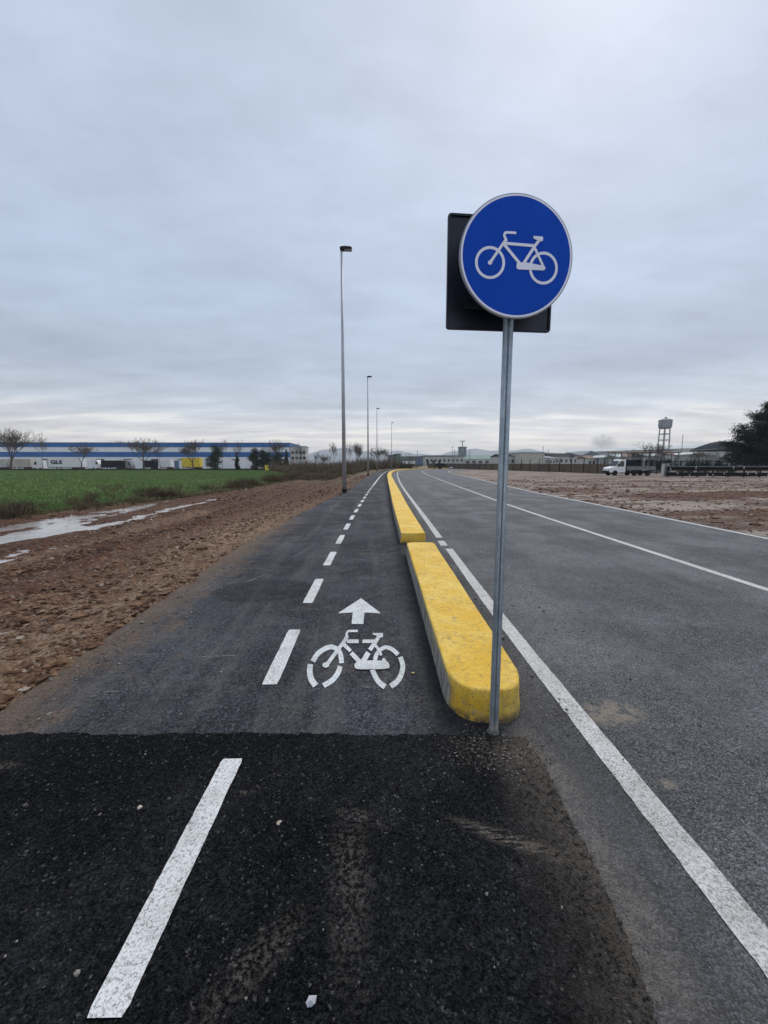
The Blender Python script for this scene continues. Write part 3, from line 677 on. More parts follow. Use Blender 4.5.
for (r, d) in ((R0, -.014), (R0+.001, -.004), (R0, 0), (R0-.004, .0012)):
    for i in range(n): mb.v.append(tuple(SP(r*math.cos(2*PI*i/n), r*math.sin(2*PI*i/n), d)))
for k in range(3):
    for a in range(n): b = (a+1) % n; mb.f.append((k*n+a, k*n+b, (k+1)*n+b, (k+1)*n+a))
mb.f.append(tuple(3*n+a for a in range(n)))
for r, d in ((R0-.002, -.0139), (R0-.012, -.0139), (R0-.012, -.004)):
    for i in range(n): mb.v.append(tuple(SP(r*math.cos(2*PI*i/n), r*math.sin(2*PI*i/n), d)))
mb.f.append(tuple(6*n+a for a in reversed(range(n))))
for k in (4, 5):
    for a in range(n): b = (a+1) % n; mb.f.append((k*n+a, k*n+b, (k+1)*n+b, (k+1)*n+a))
disc = mb.build('sign_disc', M['sign_edge'], sign, label='round blue disc with a thin white border')
MB().ngon([SP((R0-.014)*math.cos(2*PI*i/n), (R0-.014)*math.sin(2*PI*i/n), .0020) for i in range(n)]).build('blue_face', M['sign_blue'], disc, fix=False)
mb = MB()
for i in range(n):
    a, b = 2*PI*i/n, 2*PI*(i+1)/n
    mb.quad(SP((R0-.015)*math.cos(a), (R0-.015)*math.sin(a), .0026), SP((R0-.015)*math.cos(b), (R0-.015)*math.sin(b), .0026), SP((R0-.0055)*math.cos(b), (R0-.0055)*math.sin(b), .0026), SP((R0-.0055)*math.cos(a), (R0-.0055)*math.sin(a), .0026))
mb.build('white_border', M['sign_white'], disc)
def sm(p, zi):
    return SP((p[0]-391)/255*R0, (342-p[1])/279*R0, .0032+zi*.00025)
def ringpts(cx, cy, rx, ry, m=48): return [(cx+rx*math.cos(2*PI*i/m), cy+ry*math.sin(2*PI*i/m)) for i in range(m)]
mb = MB()
for j, (cx, cy, rx, ry) in enumerate(((271, 375, 67, 73), (513, 388, 66, 74))):
    o_ = ringpts(cx, cy, rx, ry); i_ = ringpts(cx, cy, rx-12, ry-13)
    for a in range(48): b = (a+1) % 48; mb.quad(sm(o_[a], j), sm(o_[b], j), sm(i_[b], j), sm(i_[a], j))
mb.ngon([sm(p, 2) for p in ringpts(271, 375, 10, 10, 16)])
for i, (pts, w) in enumerate([([(271, 375), (337, 272)], 12), ([(339, 278), (338, 268), (331, 256), (333, 243), (344, 239), (383, 239)], 11), ([(332, 287), (474, 291)], 13), ([(326, 287), (405, 374)], 13),
                              ([(490, 262), (470, 290), (420, 374)], 13), ([(462, 288), (514, 386)], 11)]):
    stroke(mb, pts if i != 1 else smooth(pts), w, sm, 3+i)
mb.ngon([sm(p, 10) for p in [(390, 372), (398, 368), (440, 368), (512, 378), (521, 384), (520, 394), (512, 399), (398, 400), (389, 394)]])
mb.ngon([sm(p, 11) for p in [(459, 250), (464, 248), (500, 249), (504, 252), (504, 266), (499, 270), (482, 268), (462, 260)]])
mb.build('bicycle_emblem', M['sign_white'], disc)
# square sign seen from behind
pc = W(501, 274, pb.y+.085)-Vector((pb.x, pb.y, 0))
def QP(u, v, d=0): return pc+Dr*u+Dz*v-Dn*d
hw, hh_, rc = .304, .300, .018
def rrect(hw, hh_, r, d):
    pts = []
    for (cx, cy, a0) in ((hw-r, hh_-r, 0), (-hw+r, hh_-r, 90), (-hw+r, -hh_+r, 180), (hw-r, -hh_+r, 270)):
        for k in range(6): a = math.radians(a0+k*18); pts.append(QP(cx+r*math.cos(a), cy+r*math.sin(a), d))
    return pts
mb = MB(); rings = [rrect(hw-.012, hh_-.012, rc*.6, .012), rrect(hw-.012, hh_-.012, rc*.6, .001), rrect(hw-.002, hh_-.002, rc, .0), rrect(hw, hh_, rc, .004), rrect(hw, hh_, rc, .016)]
n = 24
for rg in rings: mb.v += [tuple(p) for p in rg]
for k in range(4):
    for a in range(n): b = (a+1) % n; mb.f.append((k*n+a, k*n+b, (k+1)*n+b, (k+1)*n+a))
mb.f.append(tuple(range(n))); mb.f.append(tuple(4*n+a for a in reversed(range(n))))
bp = mb.build('square_sign_back', M['sign_back'], sign, label='dark back of a square sign mounted behind the round one')
for v in (-.18, .18):
    mb = MB()
    a, b = QP(-.20, v-.012, -.002), QP(.20, v+.012, .010)
    mb.prism([QP(-.2, v-.014, -.009), QP(.2, v-.014, -.009), QP(.2, v+.014, -.009), QP(-.2, v+.014, -.009)], (QP(0, 0, .011)-QP(0, 0, -.009)))
    mb.build('rail', M['black'], bp)
for z_ in (loc0.z-.16, loc0.z+.16):
    mb = MB(); ro, ri = .036, .0305; m = 20
    for i in range(m):
        a, b = 2*PI*i/m, 2*PI*(i+1)/m
        for (z0, z1, r0, r1) in ((z_-.015, z_+.015, ro, ro), (z_+.015, z_+.015, ro, ri), (z_-.015, z_-.015, ro, ri)):
            mb.quad((r0*math.cos(a), r0*math.sin(a), z0), (r0*math.cos(b), r0*math.sin(b), z0), (r1*math.cos(b), r1*math.sin(b), z1), (r1*math.cos(a), r1*math.sin(a), z1))
    mb.box(-.02, .02, -.062, -.034, z_-.012, z_+.012).box(-.02, .02, .034, .075, z_-.012, z_+.012)
    mb.build('clamp', M['galv'], sign)

# ------------------------------------------------------------------ street lamps
def lamp(p, label, proto=None):
    if proto:
        r = copy_tree(proto); r.location = p; r['label'] = label; return r
    r = empty('street_lamp', p, label, 'street lamp', 'street lamps along the left edge of the cycle path')
    MB().tube((0, 0, -.05), (0, 0, 12.6), .115, .052, 16).build('pole', M['pole'], r, smooth=True)
    MB().tube((0, 0, -.04), (0, 0, .24), .135, .135, 18).build('base_sleeve', M['blackrubber'], r, smooth=False)
    MB().tube((0, -.015, 12.52), (0, -.015, 12.62), .065, .065, 12).build('spigot', M['black'], r)
    mb = MB(); z0 = 12.6
    pts = [(-.08, z0-.03), (-.08, z0+.05), (-.02, z0+.09), (.2, z0+.11), (.46, z0+.09), (.54, z0+.05), (.54, z0-.0), (.1, z0-.05)]
    mb.prism([(x, -.15, z) for x, z in pts], (0, .30, 0))
    hd = bevel(mb.build('lamp_head', M['black'], r), .02)
    MB().box(.14, .52, -.11, .11, z0-.058, z0-.035).build('lens', simple('lamp_lens', (.25, .27, .28), .3, .1, 4), hd)
    MB().box(.09, .13, -.118, -.114, .9, 1.15).build('inspection_door', M['pole'], r) if False else None
    return r
l1 = lamp((-1.53, 22.2, .0), 'nearest and tallest looking street lamp, at the left edge of the cycle path')
lamp((-.50, 53, 0), 'second street lamp, its foot where the path line starts to bend', l1)
lamp((1.05, 83, 0), 'third street lamp, rising in front of bare bushes', l1)
lamp((5.45, 112, 0), 'farthest street lamp, beside the yellow kerb at the bend', l1)

# ------------------------------------------------------------------ vegetation
def branchy(seed, hgt, spread=.55, levels=5, trunk_r=.16, fork=3, upright=.3, first=.28, tw=.010):
    R = random.Random(seed); tr = MB(); cr = MB()
    def grow(p, d, L, r, lev):
        n = 3 if lev < 3 else 2; q = p
        for i in range(n):
            d = (d+Vector((R.gauss(0, .09), R.gauss(0, .09), R.gauss(0, .06)+(.03+.06*upright if lev else .4)))).normalized()
            e = q+d*(L/n); r1 = r*(.82 if lev else .88)
            (tr if lev == 0 else cr).tube(q, e, r, r1, 7 if lev == 0 else (4 if lev < 3 else 3), caps=False)
            if lev > 0 and i and lev < levels:
                a = R.uniform(0, 2*PI); s = Vector((math.cos(a), math.sin(a), R.uniform(.3, 1.1))); dd = (d*.8+s*spread).normalized()
                grow(e, dd, L*R.uniform(.5, .7), max(r1*.55, tw), lev+1)
            q = e; r = r1
        if lev < levels:
            nf = fork if lev < 2 else 2; a00 = R.uniform(0, 2*PI)
            for k in range(nf):
                a = a00+2*PI*k/nf+R.uniform(-.5, .5); s = Vector((math.cos(a), math.sin(a), 0)); dd = (d+s*spread*R.uniform(.5, 1.3)+Vector((0, 0, upright))).normalized()
                grow(q, dd, L*R.uniform(.66, .9), max(r*.6, tw), lev+1)
    grow(Vector((0, 0, -.1)), Vector((0, 0, 1)), hgt*first, trunk_r, 0)
    return tr, cr
def tree_proto(seed, hgt, mat, **k):
    tr, cr = branchy(seed, hgt, **k)
    zmax = max(v[2] for v in cr.v); s = hgt/zmax
    tr.v = [(a*s, b*s, c*s) for a, b, c in tr.v]; cr.v = [(a*s, b*s, c*s) for a, b, c in cr.v]
    r = empty('bare_tree', (0, 0, -60)); tr.build('trunk', mat, r, fix=False); cr.build('crown', mat, r, fix=False); return r
used_proto = set()
def place(proto, loc, sc_=1.0, rz=0, label=None, cat='tree', group=None, name=None):
    if proto.name not in used_proto: r = proto; used_proto.add(proto.name)
    else: r = copy_tree(proto)
    r.location = loc; r.rotation_euler = (0, 0, rz); r.scale = (sc_,)*3 if not isinstance(sc_, tuple) else sc_
    tag(r, label, cat, group)
    return r
tp = [tree_proto(3, 10, M['bark'], spread=.62, upright=.18, levels=5, tw=.020, trunk_r=.20, first=.20, fork=5),
      tree_proto(8, 10, M['bark'], spread=.50, upright=.35, levels=5, tw=.018, trunk_r=.16, first=.34),
      tree_proto(15, 10, M['bark'], spread=.75, upright=.10, levels=5, tw=.018, trunk_r=.16, first=.18, fork=4),
      tree_proto(21, 10, M['bark'], spread=.40, upright=.5, levels=5, tw=.016, trunk_r=.12, first=.30)]
GL = 'bare winter trees in front of the blue striped warehouse'
for (px, top, Yd, k, rz, lab, wf) in [
    (11, 425.5, 140, 0, .3, 'broad bare tree at the left edge of the field, fullest crown of the row', 1.35),
    (43, 430, 141, 1, 1.1, 'bare tree with twin slim trunks, second from the left', 1.0),
    (82, 441, 139, 2, 2.2, 'low bare tree with a dark crooked trunk, in front of the white lettered trailer', 1.2),
    (144, 437, 141, 2, .5, 'wide spreading bare tree in front of the dark trailers', 1.8),
    (161, 440.5, 143, 1, 2.5, 'smaller bare tree between the dark trailer and the blue door', .8),
    (193, 438, 140, 0, 4.4, 'bare tree in front of the yellow truck body', 1.2),
    (223, 439, 142, 3, 2.0, 'thin bare tree just right of the dark rounded evergreen', .9),
    (240, 438.5, 143, 1, 3.0, 'bare tree midway between the two groups of evergreens', .9),
    (277, 438, 144, 2, 3.3, 'bare tree rising over the clump of dark evergreens', 1.1),
    (299, 441, 146, 1, 5.3, 'bare tree by the pale office end of the warehouse', 1.0)]:
    p = W(px, 470, Yd); zb = float(drop(np.array(p.x), np.array(Yd))); ht = W(px, top, Yd).z-zb; wf *= .8
    place(tp[k], (p.x, Yd, zb), (ht/10*wf, ht/10*wf, ht/10), rz, lab, 'tree', GL)
GM = 'thin bare trees behind the brown scrub left of the lamps'
for (px, top, Yd, k, rz, lab, wf) in [
    (334, 442, 120, 3, .2, 'thin pale bare tree left of the nearest lamp pole', 1.1), (350, 440, 108, 1, .9, 'forked bare tree just right of the nearest lamp pole', .9), (359, 441, 112, 0, 2.2, 'bare tree left of the second lamp pole', .9),
    (379, 446, 125, 2, 3.2, 'rounded bare tree around the third lamp pole', 1.4), (386, 448, 130, 3, 4.1, 'slim bare tree between third and farthest lamps', 1.3), (316, 452, 118, 3, 1.7, 'small bare tree in the scrub right of the warehouse', 1.2),
    (326, 453, 104, 2, 5.2, 'low bushy bare tree in the middle of the scrub', 1.2)]:
    p = W(px, 470, Yd); zb = float(drop(np.array(p.x), np.array(Yd))); ht = W(px, top, Yd).z-zb; wf *= .8
    place(tp[k], (p.x, Yd, zb), (ht/10*wf, ht/10*wf, ht/10), rz, lab, 'tree', GM)

def leaf_mass(shape, n, size, seed):
    """shape: list of (cx,cy,cz,rx,ry,rz) ellipsoids; little leaf triangles mostly near their shells"""
    r = np.random.default_rng(seed); sh = np.array(shape); wgt = sh[:, 3]*sh[:, 4]*sh[:, 5]; k = r.choice(len(sh), n, p=wgt/wgt.sum()); d = r.normal(size=(n, 3)); d /= np.linalg.norm(d, axis=1)[:, None]
    rr = r.random(n)**.45*(1+r.normal(0, .08, n)); c = sh[k, :3]+d*sh[k, 3:]*rr[:, None]
    a, b = r.normal(0, size, (n, 3)), r.normal(0, size, (n, 3)); return c-a*.5, c+a*.5, c+b
def evergreen(name, px, top, Yd, wpx, label, seed, cone=False, group=None):
    p = W(px, 470, Yd); zb = float(drop(np.array(p.x), np.array(Yd))); ht = W(px, top, Yd).z-zb; w = wpx/400*Yd/2; R = random.Random(seed)
    r = empty(name, (p.x, Yd, zb), label, 'evergreen tree', group)
    MB().tube((0, 0, -.1), (0, 0, ht*.7), .18, .06, 7).build('trunk', M['bark'], r)
    sh = []
    for i in range(16):
        u = i/15; rad = w*(1-u*.85 if cone else math.sin(PI*(.14+.78*u))**.6)*.95
        a = R.uniform(0, 2*PI); sh.append((math.cos(a)*w*.35*(1-u*.6*cone), math.sin(a)*w*.35, ht*(.06+.86*u), rad*R.uniform(.7, 1.1), rad, ht*.11))
    A, B, C = leaf_mass(sh, 5200, .17, seed); o = tris('crown', A, B, C, M['evergreen']); o.parent = r
    return r
GE = 'dark evergreens along the far edge of the green field'
evergreen('evergreen_tree', 215.5, 443, 137, 14, 'solitary dark evergreen with a knobbly rounded top', 1, False, GE)
evergreen('evergreen_tree', 237.5, 451, 138, 4.5, 'small narrow dark conifer beside a bare tree', 2, True, GE)
evergreen('evergreen_tree', 256, 447.5, 138, 13, 'dark evergreen at the left end of the clump', 3, False, GE)
evergreen('evergreen_tree', 265.5, 448.5, 137, 15, 'dark evergreen in the middle of the clump, above the yellow box', 4, False, GE)
evergreen('evergreen_tree', 277, 452, 137, 17, 'lowest and broadest dark evergreen of the clump', 5, False, GE)
evergreen('evergreen_tree', 286.5, 448.5, 138, 8, 'slim pointed dark conifer at the right end of the clump', 6, True, GE)

# big dark cedar at the right edge
def cedar():
    Yd = 57; p = W(776, 477, Yd); r = empty('conifer_tree', (p.x, Yd, 0), 'large dark layered conifer towering behind the black barrier at the right edge', 'conifer tree')
    Hc = 10.2; R = random.Random(5); tr = MB().tube((0, 0, -.2), (0, 0, Hc*.95), .26, .05, 10); lb = MB(); A = []; B = []; C = []
    rg = np.random.default_rng(5)
    z = 1.0
    while z < Hc-.2:
        u = z/Hc
        for k in range(5):
            a = R.uniform(0, 2*PI); Lb = (7.4*(1-u)**.6+.6)*R.uniform(.6, 1.08); d = Vector((math.cos(a), math.sin(a), .12+.35*u)); d.normalize()
            q = Vector((0, 0, z+R.uniform(-.2, .2))); seg_ = 6; r0 = .07*(1-u)+.02
            for i in range(seg_):
                d2 = (d+Vector((R.gauss(0, .12), R.gauss(0, .12), R.gauss(0, .08)+.05*(i/seg_)))).normalized(); e = q+d2*(Lb/seg_); lb.tube(q, e, r0, r0*.75, 4, caps=False); r0 *= .75
                m = int(190*(Lb/4)*(1.25-abs(i/seg_-.6))); 
                if i > 0:
                    c = np.array(q)+(np.array(e)-np.array(q))*rg.random((m, 1)); wl = .16+.34*(1-abs(i/seg_-.5))
                    c = c+rg.normal(0, 1, (m, 3))*np.array([wl, wl, .24])
                    s = .085; a_, b_ = rg.normal(0, s, (m, 3)), rg.normal(0, s, (m, 3))+np.array([d2.x*.1, d2.y*.1, .03]); A.append(c-a_*.5); B.append(c+a_*.5); C.append(c+b_)
                q = e
        z += .33
    tr.build('trunk', M['bark'], r); lb.build('limbs', M['bark'], r, fix=False)
    o = tris('crown', np.concatenate(A), np.concatenate(B), np.concatenate(C), M['conifer']); o.parent = r
cedar()

# weeds on the verge, dead shrubs, scrub
def stems(name, P, Hs, mat, nb=9, wd=.006, spreadf=.28, twigs=2, seed=1):
    r = np.random.default_rng(seed); n = len(P); A = []; B = []; C = []
    for k in range(nb):
        b = P+np.c_[r.normal(0, .10, (n, 2))*Hs[:, None], np.zeros(n)]; t_ = b+np.c_[r.normal(0, spreadf, (n, 2))*Hs[:, None], Hs*(.45+.6*r.random(n))]; an = r.random(n)*2*PI
        w = (wd*(1+.05*P[:, 1]))[:, None]*np.c_[np.cos(an), np.sin(an), np.zeros(n)]
        A.append(b-w); B.append(b+w); C.append(t_)
        for j in range(twigs):
            u = (.35+.5*r.random(n))[:, None]; q = b+(t_-b)*u; e = q+np.c_[r.normal(0, .16, (n, 2))*Hs[:, None], Hs*(.08+.2*r.random(n))]; A.append(q-w*.7); B.append(q+w*.7); C.append(e)
    return tris(name, np.concatenate(A), np.concatenate(B), np.concatenate(C), mat)
n = 7500
yy = 9*np.exp(rng.random(n)*np.log(75/9.)); xx = vx(yy)+rng.normal(0, .40, n)+.25; dens = fbm(xx, yy, 2.2, 3, 91)
k = dens > .01; xx, yy, dens = xx[k], yy[k], dens[k]
P = np.c_[xx, yy, drop(xx, yy)-.03]; Hs = (.12+.55*rng.random(len(xx))**1.5)*(.7+4.5*np.clip(dens, 0, .4))
tag(stems('weeds', P, Hs, M['weed'], 7, .0065, .35, 2, 3), 'brown dead weeds lining the edge of the green field', 'weeds', kind='stuff')
n = 8000
yy = 8*np.exp(rng.random(n)*np.log(60/8.)); off = rng.random(n); xx = vx(yy)+.1+off*(.5+.03*yy)
P = np.c_[xx, yy, drop(xx, yy)-.01]; Hs = .05+.10*rng.random(n)
tag(stems('verge_grass', P, Hs, M['verge_grass'], 7, .006, .5, 0, 4), 'low rough grass between the weeds and the mud', 'grass', kind='stuff')
# scrub between the soil and the trees
n = 4600
yy = 38*np.exp(rng.random(n)**.8*np.log(125/38.)); lo = vx(yy)-.5+np.clip((yy-60)*.02, 0, 1); hi = np.interp(yy, c_pathl[:, 1], c_pathl[:, 0])-np.interp(yy, [30, 60, 130], [3.6, 2.5, 3.0]); xx = lo+(hi-lo)*rng.random(n)
dens = fbm(xx, yy, 5, 3, 95); k = dens > -.05; xx, yy, dens = xx[k], yy[k], dens[k]
P = np.c_[xx, yy, drop(xx, yy)-.05]; Hs = np.interp(yy, [38, 55, 75, 125], [.22, .5, 1.5, 3.4])*(.4+.9*rng.random(len(xx))**1.5)*(.8+2.5*np.clip(dens, 0, 1))
tag(stems('scrub', P, Hs, M['weed'], 9, .009, .35, 3, 6), 'tangle of brown winter scrub left of the lamps', 'scrub', kind='stuff')
n = 5200
xx = -rng.random(n)*205+12; yy = 139+rng.normal(0, 1.2, n); k = (xx < -18); yy = np.where(k, yy, 118+rng.random(n)*18); P = np.c_[xx, yy, drop(xx, yy)-.05]; Hs = (.3+.7*rng.random(n)**2)*np.where(k, 1.0, 2.3)
tag(stems('hedge_growth', P, Hs, M['dark_weed'], 10, .010, .4, 2, 8), 'dark low growth along the far edge of the green field', 'undergrowth', kind='stuff')
# taller dead shrubs one can tell apart from the weeds
def shrub_proto(seed):
    tr = MB(); R = random.Random(seed)
    def g(p, d, L, r, l):
        e = p+d*L; tr.tube(p, e, r, r*.6, 3, caps=False)
        if l < 4:
            for _ in range(3): g(p+(e-p)*R.uniform(.45, 1), (d+Vector((R.gauss(0, .45), R.gauss(0, .45), R.uniform(-.05, .45)))).normalized(), L*R.uniform(.5, .8), r*.62, l+1)
    for _ in range(8):
        a = R.uniform(0, 2*PI); g(Vector((R.gauss(0, .06), R.gauss(0, .06), -.02)), Vector((math.cos(a)*.45, math.sin(a)*.45, 1)).normalized(), .36, .008, 0)
    return tr
sp = [shrub_proto(i).build('dead_shrub', M['dark_weed'] if i == 1 else M['weed'], fix=False) for i in (1, 2, 3)]
sh_used = set()
for (px, py, hpx, k, lab) in [
    (8, 517, 15, 1, 'dark dead shrub at the left edge of the photo, by the puddle'), (27, 514, 24, 0, 'blackish ragged shrub standing taller than the weeds near the left edge'), (46, 511, 17, 2, 'low brown shrub right of the blackish ragged shrub'),
    (70, 508, 20, 1, 'round brown shrub in the weed line behind the puddle'), (88, 506, 26, 2, 'upright wispy shrub in the weed line before the tallest one'), (117, 502, 34, 1, 'tallest dead shrub of the weed line, bushy and upright'),
    (140, 499, 20, 0, 'dark squat shrub right of the tallest one'), (152, 498, 21, 2, 'brown shrub in the middle of the weed line'), (176, 495, 19, 1, 'wide brown shrub below the dark trailers'), (205, 492, 14, 2, 'small brown shrub below the solitary evergreen'),
    (232, 489, 13, 1, 'small dead shrub toward the right end of the weed line')]:
    q = G(px, py); o = sp[k] if k not in sh_used else sp[k].copy()
    if k in sh_used: col.objects.link(o)
    sh_used.add(k); hs = hpx/400*q.y/1.15; o.location = (q.x, q.y, -.02); o.scale = (hs*1.1, hs*1.1, hs); o.rotation_euler = (0, 0, px)
    tag(o, lab, 'shrub', 'dead shrubs in the weed line')

# ------------------------------------------------------------------ far left: warehouse, office wing, trailers
Yw = 186
def zx(px, py, Yd): q = W(px, py, Yd); return q.x, q.z
zb = -.95; xr, _ = zx(290, 463, Yw); xl = -235; zt = zx(150, 443, Yw)[1]; b1 = zx(150, 447.2, Yw)[1]; b2 = zx(150, 452, Yw)[1]; b3 = zx(150, 457, Yw)[1]
wh = empty('warehouse', ((xl+xr)/2, Yw, zb), 'long white warehouse with two blue stripes beyond the green field', 'warehouse')
cx = (xl+xr)/2
MB().box(xl-cx, xr-cx, 0, 24, 0, zt-zb).build('wall', M['clad_white'], wh)
for (a, b) in ((b1, zt), (b3, b2)):
    MB().box(xl-cx-.06, xr-cx+.06, -.08, 24.1, a-zb, b-zb+(.02 if b == zt else 0)).build('blue_stripe', M['clad_blue'], wh)
MB().box(xl-cx-.2, xr-cx+.2, -.2, 24.2, zt-zb+.021, zt-zb+.25).build('parapet_cap', M['roof_grey'], wh)
for px in range(20, 290, 27):
    a, _ = zx(px, 463, Yw); dr = MB().box(a-cx-1.5, a-cx+1.5, -.12, -.005, 1.0, 4.1).build('loading_door', M['grey_bed'] if px % 2 else M['clad_white'], wh)
    MB().box(a-cx-1.75, a-cx+1.75, -.35, -.005, 4.1, 4.4).build('door_hood', M['black'], wh)
a0, t0 = zx(290.3, 447, Yw-.5); a1, _ = zx(305.5, 447, Yw-.5)
of = empty('office_wing', ((a0+a1)/2, Yw-1, zb), 'pale grey office block with dark windows at the right end of the striped warehouse', 'office building'); w2 = (a1-a0)/2
MB().box(-w2, w2, 0, 9, 0, t0-zb).build('wall', M['concrete'], of)
MB().box(-w2-.15, w2+.15, -.15, 9.1, t0-zb, t0-zb+.35).build('roof', M['roof_grey'], of)
for fz in (1.0, 4.2, 6.6):
    for k in range(4): wi = MB().box(-w2+.5+k*1.75, -w2+1.7+k*1.75, -.06, -.004, fz, fz+1.3).build('window', M['glass_dark'], of)

def trailer(px0, px1, pt, pbm, Yd, label, mat, cat='truck trailer', text=None, group=None):
    a, zt_ = zx(px0, pt, Yd); b, _ = zx(px1, pt, Yd); z0 = float(drop(np.array(a), np.array(Yd))); hgt = zt_-z0; w = (b-a)/2
    r = empty('truck_trailer', ((a+b)/2, Yd, z0), label, cat, group)
    MB().box(-w, w, -1.25, 1.25, 1.15, hgt).build('box_body', mat, r)
    MB().box(-w, w, -1.28, 1.28, .95, 1.145).build('underframe', M['black'], r)
    for s in (.45, .62, .79):
        xw = w*s
        for y0_ in (-1.26, .9): MB().tube((xw, y0_, .5), (xw, y0_+.36, .5), .5, .5, 14).build('wheel', M['blackrubber'], r)
    for y0_ in (-1.0, .85): MB().box(-w*.55, -w*.5, y0_, y0_+.15, 0, .94).build('landing_leg', M['black'], r)
    if text:
        cu = bpy.data.curves.new('lettering', 'FONT'); cu.body = text; cu.size = 1.75; cu.extrude = .01; cu.align_x = 'LEFT'; cu.offset = .09
        to = bpy.data.objects.new('lettering', cu); col.objects.link(to); dg = bpy.context.evaluated_depsgraph_get(); me_ = bpy.data.meshes.new_from_object(to.evaluated_get(dg))
        bpy.data.objects.remove(to); o = bpy.data.objects.new('lettering', me_); col.objects.link(o); me_.materials.append(M['navy']); o.parent = r
        o.rotation_euler = (PI/2, 0, 0); o.location = (-w+1.1, -1.28, hgt*.56); o.scale = (1.35, 1, 1)
    return r
M['navy'] = simple('navy_lettering', (.012, .02, .09), .5, .05, 2)
GT = 'trucks and trailers parked along the striped warehouse'
trailer(-14, 9, 459.3, 469, 152, 'pale trailer at the left edge, partly behind the broad bare tree', M['concrete'], group=GT)
trailer(11, 33, 459, 469, 152, 'blank off white trailer left of the lettered one', M['tan'], group=GT)
trailer(50, 84, 458.6, 469, 150, 'white trailer lettered in navy along its side', M['white_cab'], text='GLS', group=GT)
trailer(103, 125, 460.5, 469, 151, 'black curtain sided trailer, the longer of the two dark ones', M['black'], group=GT)
trailer(145.5, 156, 460.5, 469, 151, 'short dark trailer right of the spreading bare tree', M['black'], group=GT)
trailer(161, 172, 460, 469, 153, 'small white box trailer beside the blue door', M['white_cab'], group=GT)
trailer(183, 201, 457.8, 469, 149, 'bright yellow box trailer behind a bare tree', M['yellow'], group=GT)
def cab(px0, px1, pt, Yd, label, mat, group=GT, left=True):
    a, zt_ = zx(px0, pt, Yd); b, _ = zx(px1, pt, Yd); z0 = float(drop(np.array(a), np.array(Yd))); h = zt_-z0; w = (b-a)/2; s = -1 if left else 1
    r = empty('truck_cab', ((a+b)/2, Yd, z0), label, 'truck', group)
    pts = [(w*-s, .6), (w*-s, h), (w*s*.35, h), (w*s*.9, h*.62), (w*s, h*.5), (w*s, .45)]
    MB().prism([(x, -1.2, z) for x, z in pts], (0, 2.4, 0)).build('body', mat, r)
    MB().prism([(x, -1.23, z) for x, z in [(w*s*.05, h*.55), (w*s*.05, h*.88), (w*s*.35, h*.88), (w*s*.72, h*.58)]], (0, .025, 0)).build('side_window', M['glass_dark'], r)
    for xx_ in (w*s*.55, -w*s*.6):
        for y0_ in (-1.24, .9): MB().tube((xx_, y0_, .48), (xx_, y0_+.34, .48), .48, .48, 14).build('wheel', M['blackrubber'], r)
    return r
cab(34.5, 44, 460.3, 151, 'white tractor cab with dark window left of the lettered trailer', M['white_cab'])
cab(93.5, 101, 459.8, 151, 'white tractor cab right of the lettered trailer', M['white_cab'], left=False)
cab(127, 133, 461, 151, 'grey tractor cab right of the longer dark trailer', M['grey_bed'], left=False)
a, zt_ = zx(175, 461, 150); b, _ = zx(178.2, 461, 150); z0 = -.95
r = empty('portable_cabin', ((a+b)/2, 150, z0), 'narrow dark blue cabin between white box and yellow trailer', 'cabin'); MB().box(-(b-a)/2, (b-a)/2, -.6, .6, 0, zt_-z0).build('wall', M['lilac'], r); MB().box(-(b-a)/2-.08, (b-a)/2+.08, -.7, .7, zt_-z0, zt_-z0+.12).build('roof', M['roof_dark'], r)
a, zt_ = zx(265.2, 465, 134); b, _ = zx(268.4, 465, 134)
r = empty('yellow_container', ((a+b)/2, 134, -.85), 'small bright yellow box at the foot of the evergreen clump', 'container'); MB().box(-(b-a)/2, (b-a)/2, -.5, .5, 0.08, zt_+.85).build('body', M['yellow'], r); MB().box(-(b-a)/2-.05, (b-a)/2+.05, -.55, .55, zt_+.85, zt_+.95).build('lid', M['black'], r)

# ------------------------------------------------------------------ far centre and right
def building(px0, px1, pt, Yd, label, wallm, roofm, name='industrial_hall', eaves=None, depth=22, wins=0, winh=(.35, .7), cat='building', base=0.0, gable='flat', group=None, doors=0):
    a, zt_ = zx(px0, pt, Yd); b, _ = zx(px1, pt, Yd); w = (b-a)/2; ze = zx(px0, eaves if eaves else pt, Yd)[1]; h = ze-base
    r = empty(name, ((a+b)/2, Yd, base), label, cat, group)
    MB().box(-w, w, 0, depth, -.3, h).build('wall', wallm, r)
    if gable == 'flat': MB().box(-w-.3, w+.3, -.3, depth+.3, h, h+max(.3, zt_-ze)).build('roof', roofm, r)
    elif gable == 'ridge': MB().prism([(-w-.3, -.4, h), (-w-.3, depth+.4, h), (-w-.3, depth/2, zt_-base+.2)], (2*w+.6, 0, 0)).build('roof', roofm, r)
    else: MB().prism([(-w-.4, -.4, h), (w+.4, -.4, h), (0, -.4, zt_-base+.2)], (0, depth+.8, 0)).build('roof', roofm, r)
    for k in range(wins):
        x0 = -w+2*w*(k+.25)/wins; MB().box(x0, x0+2*w*.5/wins, -.08, -.004, h*winh[0], h*winh[1]).build('window', M['glass_dark'], r)
    for k in range(doors):
        x0 = -w+2*w*(k+.3)/doors*.45; MB().box(x0, x0+2*w*.16/doors, -.08, -.004, 0, h*.6).build('door', M['black'], r)
    return r
GB = 'distant halls on the skyline'
building(389, 397, 455.5, 235, 'low dark grey hall left of the far lamp on the skyline', M['roof_grey'], M['roof_dark'], group=GB)
building(396, 400.8, 454.3, 232, 'small dark greenish hall beside the farthest lamp', M['roof_green'], M['roof_dark'], group=GB)
